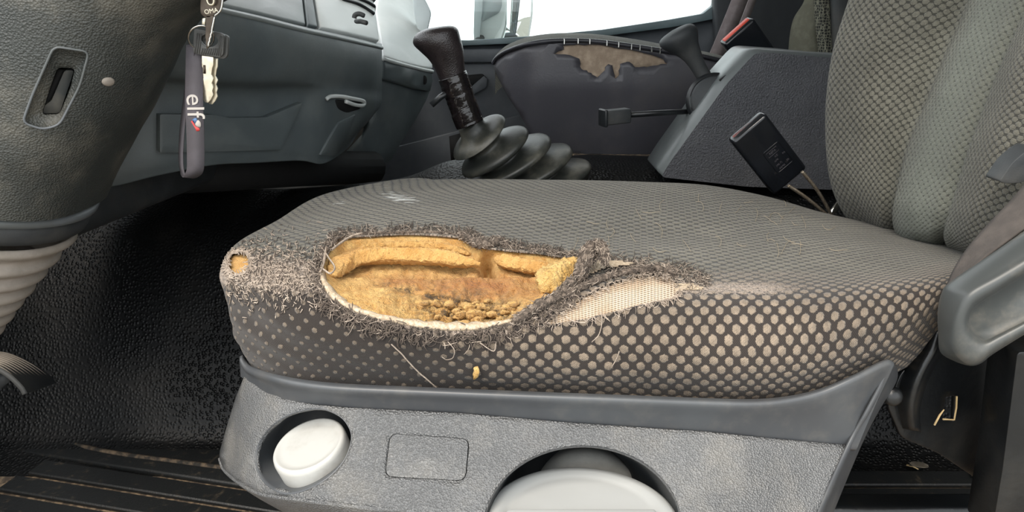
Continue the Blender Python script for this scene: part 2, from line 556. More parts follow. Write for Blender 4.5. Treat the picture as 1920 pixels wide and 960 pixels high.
def pebble_mat():
    t = NT('black_pebbled_rubber')
    d = t.voro(170, rnd=0.75)
    h = t.ramp(d, 0.62, 0.12)
    big = t.noise(7, 4, 0.6)
    wearm = t.ramp(t.noise(5, 5, 0.6), 0.42, 0.62)
    h2 = t.M('MULTIPLY', h, t.M('ADD', 0.35, t.M('MULTIPLY', wearm, 0.65)))
    col = t.mix(t.M('MULTIPLY', t.ramp(big, 0.52, 0.8), 0.35), S('#0a0b0c'), S('#2d2a26'))
    nr = t.bump(h2, 0.0022, 0.9)
    return t.done(col, t.M('ADD', 0.38, t.M('MULTIPLY', big, 0.2)), nr, 0, 0.35)
M_pebble = pebble_mat()
def mat_rib():
    t = NT('black_ribbed_rubber')
    col = t.mix(t.ramp(t.noise(60, 5, 0.7), 0.55, 0.8), S('#191b1c'), S('#4d453a'))
    return t.done(col, 0.5, t.bump(t.noise(300, 3), 0.0005))
M_rib = mat_rib()
M_dirt = mat('tan_grit', '#4e443a', '#8d7a63', 90, 0.95, 400, 0.001, 'noise', lo=0.4, hi=0.65)
def foam_mat(name, light, dark, deep, sc=1.0):
    t = NT(name)
    n1 = t.noise(55 * sc, 6, 0.7); n2 = t.noise(260, 5, 0.7); n3 = t.noise(700, 3, 0.6)
    col = t.mix(t.ramp(n1, 0.38, 0.66), light, dark)
    burn = t.attr('burn')
    col = t.mix(t.M('MULTIPLY', burn, t.ramp(n1, 0.2, 0.6, 0.6, 1.0)), col, S('#b07443'))
    dk = t.ramp(n2, 0.40, 0.28)
    grime = t.attr('grime')
    col = t.mix(t.M('MULTIPLY', grime, t.ramp(t.noise(120, 5, 0.7), 0.42, 0.6)), col, S('#5b4a35'))
    col = t.mix(t.M('MULTIPLY', dk, 0.55), col, deep)
    h = t.M('ADD', t.M('MULTIPLY', n2, 1.0), t.M('MULTIPLY', n3, 0.5))
    nr = t.bump(h, 0.0050, 1.0)
    return t.done(col, 0.95, nr, 0, 0.15, 0.1)
M_foam = foam_mat('crumbling_yellow_foam', S('#edc37c'), S('#d49f58'), S('#5a3a1a'))
M_foamslab = foam_mat('yellow_foam_layer', S('#e9ba73'), S('#d8a35c'), S('#75501f'))
M_foampale = foam_mat('pale_foam_chunk', S('#ecc680'), S('#dcae63'), S('#8a5d28'))
def knit_mat():
    t = NT('cream_mesh_underlay')
    uv = t.n('ShaderNodeUVMap'); uv.uv_map = 'cloth'
    sp = t.n('ShaderNodeSeparateXYZ'); t.t.links.new(uv.outputs[0], sp.inputs[0])
    a = t.M('SINE', t.M('MULTIPLY', t.M('ADD', sp.outputs[1], t.M('MULTIPLY', sp.outputs[0], -0.28)), 2 * math.pi / 0.0017))
    b = t.M('SINE', t.M('MULTIPLY', sp.outputs[0], 2 * math.pi / 0.0026))
    hole = t.M('MULTIPLY', t.ramp(a, 0.1, 0.9), t.ramp(b, -0.1, 0.8))
    nn = t.ramp(t.noise(30, 4), 0.4, 0.6)
    col = t.mix(nn, S('#cdb79f'), S('#d9c7b2'))
    col = t.mix(t.M('MULTIPLY', hole, 0.75), col, S('#8a5f30'))
    return t.done(col, 0.95, t.bump(t.M('ADD', a, b), 0.0005), 0, 0.2)
M_knit = knit_mat()
def net_mat():
    t = NT('olive_netting')
    d = t.voro(150, 'DISTANCE_TO_EDGE', rnd=0.35)
    m = t.ramp(d, 0.05, 0.13)
    return t.done(t.mix(m, S('#7d7c6c'), S('#2a2b27')), 0.95, t.bump(m, -0.0015))
M_net = net_mat()
def glass_mat():
    t = NT('clear_window_glass')
    tr = t.n('ShaderNodeBsdfTransparent'); tr.inputs[0].default_value = (0.93, 0.96, 0.95, 1)
    gl = t.n('ShaderNodeBsdfGlossy'); gl.inputs['Roughness'].default_value = 0.02
    ms = t.n('ShaderNodeMixShader'); ms.inputs[0].default_value = 0.06
    t.t.links.new(tr.outputs[0], ms.inputs[1]); t.t.links.new(gl.outputs[0], ms.inputs[2])
    t.t.links.new(ms.outputs[0], t.t.nodes['Material Output'].inputs['Surface'])
    return t.m
M_glass = glass_mat()
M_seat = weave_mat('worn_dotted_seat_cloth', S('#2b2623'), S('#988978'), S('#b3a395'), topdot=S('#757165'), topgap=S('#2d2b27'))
M_back = weave_mat('dotted_backrest_cloth', S('#33322d'), S('#7b786c'), S('#b3a395'), a=0.0084, b=0.0098, r=0.0030, topdot=S('#7f8378'), topgap=S('#55574f'))

# ================================================================== SETTING
def box(name, x0, x1, y0, y1, z0, z1, m, parent=None, bev=0.0):
    V, F = rbox(x1 - x0, y1 - y0, z1 - z0, bev, (1, 0, 0), (0, 1, 0), (0, 0, 1), ((x0 + x1) / 2, (y0 + y1) / 2, (z0 + z1) / 2))
    return mk(name, V, F, m, parent, smooth=bev > 0)
g = box('ground', -30, 30, -30, 30, -1.35, -1.30, M_ground); struct(g, 'pale concrete ground outside the cab')
fl = box('floor', -0.95, 1.05, 0.12, 2.25, -0.06, -0.004, M_dirt); struct(fl, 'gritty cab floor')
wb = box('wall_back', 0.98, 1.05, 0.1, 2.3, -0.05, 1.62, M_wallback); struct(wb, 'dark rear panel of the cab')
wf = box('wall_front', -1.0, -0.93, 0.1, 2.3, -0.05, 0.72, M_matte); struct(wf, 'dark front bulkhead below the windscreen')
ce = box('ceiling', -0.75, 1.05, 0.14, 2.3, 1.58, 1.64, M_headliner); struct(ce, 'pale cab headliner')

wr = box('wall_right', -0.95, -0.30, 2.20, 2.27, -0.05, 0.72, M_matte); struct(wr, 'dark kick panel ahead of the passenger door')
wr2 = box('wall_right', -0.32, 1.0, 2.215, 2.27, -0.05, 0.40, M_matte); struct(wr2, 'dark sill below the passenger door')
# engine tunnel between the seats
xs_t = [-0.92, -0.75, -0.6, -0.45, -0.3, -0.2, -0.12, -0.05, 0.03, 0.12, 0.3, 0.5, 0.75, 0.97]
grid = []
for k, x in enumerate(xs_t):
    f = max(0.0, min(1.0, (-0.25 - x) / 0.5))
    zt = lerp(x, [-0.92, -0.45, -0.22, -0.1, 0.03, 0.97], [0.36, 0.375, 0.40, 0.445, 0.44, 0.43])
    dz = lerp(x, [-0.92, 0.0, 0.12, 0.97], [0.34, 0.34, 0.035, 0.035])     # drops into the passenger footwell at the front
    ye = lerp(x, [-0.92, 0.0, 0.12, 0.97], [1.56, 1.56, 2.1, 2.1])
    pr_ = [(1.02, -0.004), (1.085, 0.004), (1.12, 0.07 * zt), (1.15, 0.30 * zt), (1.20, 0.65 * zt), (1.255, 0.88 * zt), (1.33, 0.975 * zt), (1.40, zt), (1.47, zt - dz * 0.12), (1.52, zt - dz * 0.6), (ye, zt - dz)]
    grid.append([(x, y + 0.10 * f * (z / 0.43), z) for y, z in pr_])
G = loft(grid, 8, 8)
tn = mk('engine_tunnel_cover', G.reshape(-1, 3), gfaces(G.shape[0], G.shape[1]), M_pebble)
tag(tn, 'black pebbled rubber cover over the engine tunnel beside the footwell', 'floor cover')
solid(tn, 0.004, 1.0)

# ribbed floor mat in the footwell
mt = thing('floor_mat', 'black ribbed rubber floor mat streaked with tan dirt in the footwell', 'floor mat', (-0.5, 0.9, 0.0))
mk('mat_sheet', *rbox(1.85, 0.93, 0.004, 0.0, (1, 0, 0), (0, 1, 0), (0, 0, 1), (0.02, 0.585, -0.001)), M_dirt, mt, smooth=False)
ca, sa = math.cos(math.radians(-13)), math.sin(math.radians(-13))
RX = Vector((ca, sa, 0)); RY = Vector((-sa, ca, 0))
def mat_rib(p0, L, wd):
    c = Vector(p0) + RX * (L / 2)
    V, F = rbox(L, wd, 0.008, 0.002, RX, RY, (0, 0, 1), (c.x, c.y, 0.005), 1)
    V = [(x - 0.0, y, z) for x, y, z in V]
    return mk('mat_rib', V, F, M_rib, mt, smooth=False)
p = PZ(88, 866, 0.0)
for k in range(9):
    st = Vector((p.x, p.y, 0)) - RY * (0.006 + k * 0.046) + RX * (0.02 * (k % 2) - 0.03 * k + 0.0)
    L = 0.62
    if st.y - 0.023 < 0.14: break
    mat_rib((st.x, st.y - 0.018, 0), L, 0.037)
V, F = rbox(0.75, 0.10, 0.012, 0.004, RX, RY, (0, 0, 1), tuple(Vector((p.x, p.y, 0.004)) + RX * 0.25 + RY * 0.055), 2)
mk('mat_border', V, F, M_rib, mt)
mk('mat_lip', *tube(cr([tuple(PZ(a_, b_, 0.010)) for a_, b_ in [(-60, 834), (0, 826), (48, 812), (90, 818), (150, 836), (230, 852), (320, 864), (440, 880)]], 6), 0.0042, 8), mat('dusty_mat_lip', '#26231f', '#6a5a48', 60, 0.9, 300, 0.001, 'noise'), mt)
for k in range(7):
    mk('mat_rib', *rbox(0.7, 0.037, 0.008, 0.002, (1, 0, 0), (0, 1, 0), (0, 0, 1), (0.62, 1.015 - k * 0.045, 0.005), 1), M_rib, mt, smooth=False)

# ------------------------------------------------------------------ passenger door, window, mirror
YD = 2.16
def YF(v): return lambda a, b: v
dr = panel('door_1', [(700, 88), (860, 82), (1000, 78), (1130, 66), (1260, 50), (1335, 36), (1352, 18), (1358, -60), (1500, -120), (1600, -120), (1600, 330), (1330, 420), (700, 420)], YD, M_door, None, thick=0.05, step=60)
struct(dr, 'dark grey inner panel of the passenger door')
panel('window_frame', round_poly([(700, 74), (880, 76), (1000, 68), (1130, 56), (1250, 38), (1318, 26), (1338, 10), (1346, -70), (1356, -70), (1354, 20), (1336, 36), (1260, 51), (1130, 68), (1000, 80), (860, 86), (700, 92)], 3, 2), YD - 0.03, M_seal, dr, thick=0.03, step=50, bevel=0.003)
panel('armrest_ledge', [(700, 96), (880, 91), (1000, 90), (1000, 116), (880, 118), (700, 122)], YD - 0.02, M_door, dr, thick=0.02, step=60, bevel=0.004)
panel('lower_panel', [(700, 286), (840, 250), (1010, 206), (1010, 420), (700, 420)], YD - 0.012, M_door, dr, thick=0.012, step=60, bevel=0.003)
hb = panel('handle_recess', round_poly([(866, 142), (908, 138), (914, 160), (886, 176), (868, 172)], 8), YD - 0.004, M_void, dr, thick=0.004, step=20)
panel('door_pull', round_poly([(878, 168), (908, 142), (914, 148), (912, 164), (886, 178)], 5), YD - 0.02, M_door, dr, thick=0.016, step=20, bevel=0.004)
panel('speaker_pocket', [(842, 256), (870, 248), (880, 262), (874, 300), (846, 306)], YD - 0.016, M_void, dr, thick=0.004, step=20)
gl = panel('window_1', [(640, 84), (880, 80), (1130, 62), (1336, 30), (1352, -120), (1352, -420), (800, -420)], YD + 0.02, M_glass, None, thick=0.004, step=120)
struct(gl, 'clear passenger side window')
pil = panel('trim_1', [(1340, 8), (1350, -300), (1660, -300), (1660, 330), (1400, 330), (1345, 120)], 2.10, M_wallback, None, thick=0.04, step=60, bevel=0.008)
struct(pil, 'dark rear door pillar trim')

mr = thing('side_mirror', 'white and grey side mirror outside the passenger window', 'mirror', tuple(P(940, 75, 2.55)))
panel('mirror_edge', round_poly([(893, -120), (908, -120), (904, 20), (898, 80), (889, 82), (888, 60)], 4), 2.50, M_mirrorgrey, mr, thick=0.07, step=30, bevel=0.006)
panel('housing', round_poly([(904, -120), (956, -140), (951, 20), (944, 52), (938, 82), (896, 82), (899, 45)], 8), 2.53, M_mirrorwhite, mr, thick=0.06, step=30, bevel=0.01)
panel('upper_glass', round_poly([(907, -60), (942, -70), (941, 12), (936, 24), (903, 41)], 5), lambda a, b: 2.526 + (a - 925) * 0.0002, M_mirrorgrey, mr, thick=0.004, step=30)
panel('frame', round_poly([(948, -120), (1003, -120), (999, 30), (990, 84), (934, 86), (946, 50), (950, 20)], 6), lambda a, b: 2.565 + (a - 975) * 0.0016, M_mirrorwhite, mr, thick=0.03, step=30, bevel=0.006)
mg = panel('mirror_glass', round_poly([(953, -110), (998, -110), (995, 30), (988, 80), (940, 82), (950, 50)], 5), lambda a, b: 2.556 + (a - 975) * 0.0016, M_mirror, mr, thick=0.004, step=30)
mk('mirror_arm', *tube([P(905, 70, 2.55), P(880, 90, 2.40), P(850, 110, 2.25)], 0.012, 10), M_matte, mr)

# ================================================================== DASHBOARD
ds = thing('dashboard', 'slate grey dashboard with lower knee panel behind the steering column', 'dashboard', tuple(P(560, 320, 1.25)))
dx = [130, 200, 300, 400, 480, 560, 610, 660, 700, 716]
dY = dict(zip(dx, [0.93, 0.95, 0.98, 1.03, 1.09, 1.17, 1.24, 1.32, 1.39, 1.43]))
ya = dict(zip(dx, [-62, -45, -18, 8, 26, 46, 57, 68, 77, 81]))
rowsY = {  # y positions and depth offsets of successive rows
    'b': [(-50, 0.0)]}
grid = []
for i, x in enumerate(dx):
    y0 = ya[x]; Y = dY[x]
    corner = [0, 0, 0, 0, 0, 0.0, 0.0, 0.005, 0.03, 0.06][i]
    yb = [330, 340, 318, 300, 296, 292, 298, 284, 262, 236][i]
    ym = [120, 130, 140, 150, 152, 152, 158, 166, 172, 172][i]
    rec = [0.05, 0.05, 0.05, 0.055, 0.055, 0.045, 0.02, 0.012, 0.01, 0.01][i]
    col = [(x, y0 + 1, Y + 0.09 + corner), (x, y0 + 3, Y + 0.035 + corner), (x, y0 + 10, Y + 0.002 + corner), (x, y0 + (ym - y0) * 0.4, Y - 0.008 + corner),
           (x, y0 + (ym - y0) * 0.75, Y + corner), (x, ym, Y + 0.015 + corner), (x + (0 if i < 6 else -1), ym + 22, Y + rec + corner),
           (x - (0 if i < 6 else 6 + 2 * (i - 6)), ym + (yb - ym) * 0.6, Y + rec + 0.0 + corner),
           (x - [0, 0, 0, 0, 0, 0, 8, 26, 40, 46][i], yb, Y + rec + corner), (x - [0, 0, 0, 0, 0, 0, 8, 26, 40, 46][i], yb + 6, Y + rec + 0.03 + corner), (x - 20, yb - 30, Y + 0.25)]
    grid.append([tuple(P(*c)) for c in col])
G = loft(grid, 10, 8)
mk('knee_panel', G.reshape(-1, 3), gfaces(G.shape[0], G.shape[1]), M_dash, ds)
DS = Surf(G.reshape(-1, 3), gfaces(G.shape[0], G.shape[1]))
def dsY(off):
    def f(a, b):
        h = DS.at(a, b)
        return (h[0].y if h else lerp(a, dx, [dY[q] for q in dx])) + off
    return f
mk('highlight_bead', *tube(cr([tuple(P(x, ya[x] + 9, dY[x] + 0.002 + [0, 0, 0, 0, 0, 0, 0, 0.005, 0.03, 0.06][i])) for i, x in enumerate(dx)], 6), 0.0034, 8), M_dashhalfglare, ds)  # added bead: the lip's gloss highlight put into shape and colour
# raised storage cover, seam strips
panel('storage_cover', round_poly([(300, 214), (400, 215), (432, 221), (500, 220), (568, 192), (528, 281), (300, 287)], 4, 3), dsY(-0.016), M_dash, ds, thick=0.018, bevel=0.005, step=14)
panel('trim_strip', round_poly([(636, 230), (668, 214), (650, 262), (632, 292), (600, 292)], 4, 3), dsY(-0.006), M_dash, ds, thick=0.008, bevel=0.003, step=14)
# pull handle pocket
pk = panel('handle_pocket', round_poly([(628, 186), (680, 192), (676, 204), (650, 212), (634, 204)], 6), dsY(-0.002), M_void, ds, thick=0.003, step=10)
hl = [DS.at(a, b) for a, b in [(612, 186), (620, 181), (640, 181), (662, 185), (680, 189), (683, 194), (678, 198), (664, 196), (648, 190)]]
mk('pull_handle', *tube(cr([tuple(h[0] - ray(640, 190).normalized() * 0.006) for h in hl], 4), 0.0035, 8), M_dashglare, ds)
# upper dash above the seam
def upY(a, b): return lerp(a, dx, [dY[q] for q in dx]) + 0.045 + (lerp(a, dx, [ya[q] for q in dx]) - b) * 0.0028
def up_line(x): return lerp(x, dx, [ya[q] for q in dx])
panel('upper_panel', [(250, up_line(250) - 5), (300, up_line(300) - 5), (400, up_line(400) - 5), (480, up_line(480) - 5), (574, up_line(574) - 5), (566, -20), (560, -60), (250, -120)], upY, M_dashhalfglare, ds, thick=0.03, bevel=0.004, step=24)
panel('divider_strip', [(578, up_line(578) - 5), (596, up_line(596) - 5), (586, -10), (580, -60), (566, -60), (571, -10)], lambda a, b: upY(a, b) - 0.008, M_dash, ds, thick=0.03, bevel=0.003, step=16)
panel('glovebox_lid', [(600, up_line(600) - 5), (660, up_line(660) - 5), (712, up_line(712) - 5), (708, 40), (700, -10), (696, -60), (584, -60), (590, -10)], upY, M_dashglare, ds, thick=0.03, bevel=0.004, step=20)
for k, (q0, q1, q2) in enumerate([((640, -2), (672, 8), (701, 26)), ((668, -4), (686, 3), (702, 12)), ((690, -6), (697, -3), (703, 2))]):
    mk('vent_slat', *tube(cr([tuple(P(a, b, upY(a, b) - 0.004)) for a, b in (q0, q1, q2)], 6), 0.0045, 8), M_black, ds)
hk = mk('coat_hook', *tube(cr([tuple(P(a, b, 1.30)) for a, b in [(664, 34), (666, 28), (674, 26), (684, 30)]], 5), [0.004] * 15 + [0.003], 8), M_matte, ds)
mk('hook_stub', *tube([P(668, 40, 1.33), P(676, 40, 1.31), P(687, 43, 1.30)], 0.004, 8), M_matte, ds)
# passenger side of the dash
def pY(a, b): return lerp(a, [690, 720, 760, 812, 830], [1.58, 1.60, 1.68, 1.84, 1.92])
panel('passenger_top', [(716, -40), (770, -40), (782, 0), (796, 40), (806, 80), (812, 128), (790, 124), (750, 114), (719, 104), (714, 70), (704, 20)], lambda a, b: pY(a, b) + max(0, 125 - b) * 0.0032, M_dashglare, ds, thick=0.03, bevel=0.004, step=18)
panel('passenger_band', [(717, 108), (750, 118), (790, 128), (812, 132), (813, 150), (808, 172), (780, 168), (740, 156), (716, 150)], lambda a, b: pY(a, b) - 0.012, M_dash, ds, thick=0.04, bevel=0.006, step=14, seg=3)
mk('highlight_bead', *tube(cr([tuple(P(a_, b_, pY(a_, b_) - 0.012)) for a_, b_ in [(718, 110), (750, 119.5), (790, 130), (811, 134)]], 6), 0.0042, 8), M_dashglare, ds)  # added pale bead paints the bright gloss line along the passenger band
mk('screw_hole', *lathe([(0.0, 0.002), (0.009, 0.002), (0.0105, 0.0), (0.0105, -0.004)], P(796, 150, 1.775), tuple(-ray(796, 150)), 20, sx=0.55), M_void, ds)
panel('passenger_lower', [(716, 146), (745, 154), (780, 166), (808, 170), (800, 190), (778, 230), (752, 270), (735, 302), (690, 318), (640, 322), (640, 300), (676, 262), (700, 220)], lambda a, b: pY(a, b) + 0.01 + (b - 160) * 0.0003, M_dash, ds, thick=0.04, bevel=0.01, step=16, seg=3)
panel('windscreen_pillar_foot', smooth_poly([(776, -60), (792, -10), (806, 20), (806, 34), (802, 52), (798, 84), (806, 120), (790, 80), (776, 20)], 3), 1.98, M_mirrorgrey, ds, thick=0.02, bevel=0.004, step=16)
# shadowy ducting under the dash
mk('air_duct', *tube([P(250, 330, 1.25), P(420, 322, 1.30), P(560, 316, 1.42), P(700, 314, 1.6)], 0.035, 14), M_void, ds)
# dash body behind the facing panels
V, F = rbox(0.28, 1.22, 0.26, 0.02, (1, 0, 0), (0.16, 0.98, 0), (0, 0, 1), (-0.62, 1.45, 0.56))
mk('dash_body', V, F, M_matte, ds)

# ================================================================== PASSENGER SEAT
ps = thing('passenger_seat', 'dark vinyl sided passenger seat with a torn upper edge', 'seat', tuple(P(1120, 300, 1.7)))
pipe_px = [(925, 118), (932, 108), (950, 96), (985, 84), (1030, 77), (1080, 76), (1130, 79), (1190, 87), (1250, 96), (1310, 104), (1370, 118), (1410, 128)]
def psY(a, b):
    f = max(0.0, (1010 - a) / 85.0)
    g2 = max(0.0, (b - 160) / 130.0)
    return 1.50 + 0.11 * f ** 2 + 0.03 * g2
side = [(p[0], p[1] + 2) for p in pipe_px] + [(1440, 220), (1440, 300), (1230, 300), (1100, 300), (1010, 288), (1000, 272), (992, 245), (975, 215), (952, 180), (936, 150), (927, 130)]
patch = [(1036, 101), (1058, 92), (1056, 86), (1082, 83), (1135, 86), (1184, 94), (1236, 108), (1252, 119), (1240, 120), (1214, 126), (1191, 126), (1180, 116), (1163, 120), (1159, 144), (1153, 148), (1148, 122), (1141, 120), (1131, 135), (1120, 145), (1109, 137), (1090, 129), (1086, 110), (1067, 103)]
def ragged(poly, amp, m=4):
    out = []
    n = len(poly)
    for i in range(n):
        a = np.array(poly[i], float); b = np.array(poly[(i + 1) % n], float)
        for k in range(m):
            q = a + (b - a) * k / m
            if k: q = q + rng.uniform(-amp, amp, 2)
            out.append(tuple(q))
    return out
patch_r = ragged(patch, 1.4)
sp_o = panel('cushion_side', side, psY, M_vinyl, ps, holes=[patch_r], step=14, thick=0.003)
panel('torn_patch', [(1028, 96), (1050, 82), (1135, 80), (1262, 104), (1262, 128), (1180, 132), (1160, 154), (1120, 150), (1084, 134), (1050, 112)], lambda a, b: psY(a, b) + 0.0045, M_tan, ps, step=14, thick=0.002, label='tan backing cloth showing where the vinyl has peeled')
pip = mk('piping', *tube(cr([tuple(P(a, b, psY(a, b) - 0.002)) for a, b in pipe_px], 6), 0.0045, 8), M_pipe, ps)
grid = []
for a, b in pipe_px:
    Y0 = psY(a, b)
    c = lerp(a, [925, 960, 1050, 1200, 1300, 1410], [6, 14, 14, 12, 8, 4])
    e = 960 + (a - 960) * 1.02
    grid.append([tuple(P(a, b + 2, Y0 + 0.004)), tuple(P(e, b - c * 0.75, Y0 + 0.06)), tuple(P(e + 2, b - c, Y0 + 0.16)), tuple(P(e + 4, b - c + 2, Y0 + 0.30)), tuple(P(e + 4, b - c + 16, Y0 + 0.42)), tuple(P(e + 4, b + 60, Y0 + 0.46))])
G = loft(grid, 12, 10)
pt = mk('cushion_top', G.reshape(-1, 3), gfaces(G.shape[0], G.shape[1]), M_back, ps)
def set_cloth(o, G, scale=(1, 1), top=None, wear=None, fade=None, stain=None, v0=0):
    """fabric coordinates in metres along the two grid directions, plus wear attributes"""
    me = o.data
    du = np.linalg.norm(np.diff(G, axis=0), axis=2).mean(1); dv = np.linalg.norm(np.diff(G, axis=1), axis=2).mean(0)
    u = np.concatenate([[0], np.cumsum(du)]); v = np.concatenate([[0], np.cumsum(dv)])
    v = v - v[v0]
    uu, vv = np.meshgrid(u * scale[0], v * scale[1], indexing='ij')
    uvs = np.stack([uu.ravel(), vv.ravel()], 1)
    lay = me.uv_layers.new(name='cloth')
    idx = np.zeros(len(me.loops), dtype=np.int32); me.loops.foreach_get('vertex_index', idx)
    lay.data.foreach_set('uv', uvs[idx].astype(np.float32).ravel())
    for nm, arr in (('top', top), ('wear', wear), ('fade', fade), ('stain', stain)):
        at = me.attributes.new(nm, 'FLOAT', 'POINT')
        a = np.zeros(len(me.vertices), np.float32) if arr is None else np.broadcast_to(np.asarray(arr, np.float32), (len(me.vertices),)).copy()
        at.data.foreach_set('value', a)
    return uvs
set_cloth(pt, G, (1.3, 1.3), top=0.3)
for a, b in [(1058, 78), (1084, 77), (1106, 78), (1138, 81), (1160, 84), (1184, 88), (1200, 90), (1222, 93), (1238, 96)]:
    q = P(a, b, psY(a, b) - 0.007)
    mk('staple', *rbox(0.003, 0.003, 0.011, 0.001, (1, 0, 0), (0, 1, 0), (0, 0, 1), q, 1), M_steel, pip, smooth=False)
panel('base_strip', [(1000, 282), (1100, 292), (1240, 292), (1330, 300), (1330, 306), (1230, 306), (1080, 304), (1005, 294)], 1.50, M_dirt, ps, thick=0.02, step=30, bevel=0.003, label='grimy tan strip along the bottom edge')
# its backrest with netted edge, further right
bk = []
for yy, xl, xr in [(-120, 1530, 1640), (-60, 1520, 1640), (0, 1508, 1640), (40, 1486, 1640), (100, 1478, 1640), (160, 1482, 1640), (230, 1495, 1640)]:
    bk.append([tuple(P(xl + 30, yy, 1.98)), tuple(P(xl, yy, 1.90)), tuple(P(xl + 22, yy, 1.86)), tuple(P(xl + 60, yy, 1.84)), tuple(P(xr, yy, 1.86))])
G = loft(bk, 6, 6)
mk('backrest', G.reshape(-1, 3), gfaces(G.shape[0], G.shape[1]), M_olive, ps, label='olive grey fabric backrest')
nb = []
for yy, xl in [(-120, 1524), (-60, 1524), (0, 1526), (40, 1528), (100, 1534), (180, 1540)]:
    nb.append([tuple(P(xl, yy, 1.83)), tuple(P(xl + 14, yy, 1.808)), tuple(P(xl + 30, yy, 1.81)), tuple(P(xl + 38, yy, 1.84))])
G = loft(nb, 6, 5)
mk('net_edge', G.reshape(-1, 3), gfaces(G.shape[0], G.shape[1]), M_net, ps)
panel('cushion_gap', [(1562, -100), (1640, -100), (1640, 120), (1570, 120)], 1.78, M_matte, ps, thick=0.05, step=40, bevel=0.01)

# seat belt webbing of the passenger side
sb = thing('seat_belt', 'two mauve grey seat belt straps hanging behind the passenger seat', 'seat belt', tuple(P(1360, 110, 1.98)))
def ribbon(path, wv, t=0.0012):
    V = []; F = []
    n = len(path)
    for i, p in enumerate(path):
        wvi = wv[i] if isinstance(wv, list) else wv
        p = Vector(p); q = Vector(wvi)
        V += [tuple(p - q), tuple(p + q)]
        if i < n - 1: F.append((2 * i, 2 * i + 1, 2 * i + 3, 2 * i + 2))
    return V, F
for (a0, b0, a1, b1, hw, yy) in [(1425, -100, 1340, 115, 17, 1.98), (1446, -100, 1358, 130, 8, 1.93)]:
    pth = [tuple(P(a0 + (a1 - a0) * t + 3 * math.sin(t * 3), b0 + (b1 - b0) * t, yy)) for t in np.linspace(0, 1, 12)]
    o = mk('webbing', *ribbon(pth, Vector((hw / 700.0 * 1.0, 0.006, 0.0))), M_belt, sb)
    solid(o, 0.0015, 0)

# ================================================================== CENTRE CONSOLE
cn = thing('centre_console', 'dark textured console box with sloping front between the seats', 'console', tuple(P(1420, 340, 1.33)))
cs = [(1239, 332), (1262, 296), (1300, 244), (1362, 158), (1404, 112), (1416, 101), (1428, 98), (1500, 103), (1570, 110), (1680, 116), (1680, 360), (1400, 350)]
co = panel('console_body', round_poly(cs, 9, 4), 1.25, M_console, cn, thick=0.0, step=26)
# build the box: sweep the side outline away from the viewer
cp = round_poly(cs, 9, 4)
front = [P(a, b, 1.25) for a, b in cp]
W0 = 0.115
rings = [front]
for yy, sc in [(1.252, 1.0), (1.254, 1.0)]: pass
V, F = ringloft([[v + Vector((0, 0, 0)) for v in front], [v + Vector((-0.006, 0.006, 0.005)) if True else v for v in front], [v + Vector((-0.006, W0, 0.005)) for v in front]], cap0=False, cap1=True)
mk('console_shell', V, F, M_consoletrim, cn, label='smooth pale edge and sloping front face')
sl = [P(1352, 150, 1.27), P(1372, 128, 1.29), P(1380, 130, 1.29), P(1362, 156, 1.27)]
panel('lever_slot', round_poly([(1348, 150), (1362, 140), (1374, 138), (1372, 146), (1360, 160)], 3), lambda a, b: 1.262, M_void, cn, thick=0.004, step=10)

# hand brake lever
hbk = thing('handbrake_lever', 'dark handbrake lever with mushroom knob rising from the console', 'lever', tuple(P(1332, 200, 1.32)))
def stick(path, perp, Y, seg=24, depth=0.8, m=4):
    """sections along a pixel path: (px,py,half width px)"""
    q = cr(np.array(path, float), m)
    rings = []
    pv = Vector((perp[0], 0, -perp[1])).normalized()
    for a, b, h in q:
        c = P(a, b, Y)
        dep = (c - CAM).dot(Vector((0, CT, -ST)))
        r = max(0.0003, h) * dep / FPX
        dv = Vector((0, 1, 0))
        rings.append([c + pv * (r * math.cos(2 * math.pi * k / seg)) + dv * (r * depth * math.sin(2 * math.pi * k / seg)) for k in range(seg)])
    return ringloft(rings)
V, F = stick([(1323, 149, 11), (1319, 141, 14), (1311, 128, 14), (1300, 108, 17), (1289, 92, 23), (1281, 81, 31), (1275, 73, 36), (1269, 66, 36), (1264, 60, 28), (1261, 57, 2)], (0.85, -0.52), 1.32)
mk('knob', V, F, M_matte, hbk)
mk('stem', *stick([(1336, 178, 10), (1330, 162, 11), (1323, 150, 11)], (0.9, -0.4), 1.32), M_black, hbk)
mk('pivot_disc', *lathe([(0.002, 0.0), (0.036, 0.0), (0.040, -0.004), (0.040, -0.018), (0.036, -0.022)], P(1340, 186, 1.285), (-0.25, -0.93, 0.25), 40), M_matte, hbk)
mk('pivot_ring', *lathe([(0.040, 0.002), (0.046, 0.000), (0.047, -0.014), (0.042, -0.02)], P(1338, 187, 1.292), (-0.25, -0.93, 0.25), 40, cap0=False, cap1=False), M_black, hbk)
# thin rod lever
rl = thing('rod_lever', 'thin black rod lever with a square end cap beside the passenger seat', 'lever', tuple(P(1300, 211, 1.30)))
mk('rod', *tube([P(1330, 207, 1.33), P(1250, 211, 1.30), P(1172, 216, 1.27)], 0.0048, 10), M_black, rl)
X = (P(1180, 215, 1.27) - P(1125, 221, 1.25)).normalized()
bz = basis(X, (0, 0, 1))
mk('end_cap', *rbox(0.050, 0.022, 0.024, 0.003, X, bz[1], bz[0], (P(1180, 216, 1.27) + P(1127, 221, 1.25)) / 2), M_matte, rl)
mk('end_face', *rbox(0.006, 0.026, 0.029, 0.0025, X, bz[1], bz[0], P(1131, 221, 1.245)), M_black, rl)

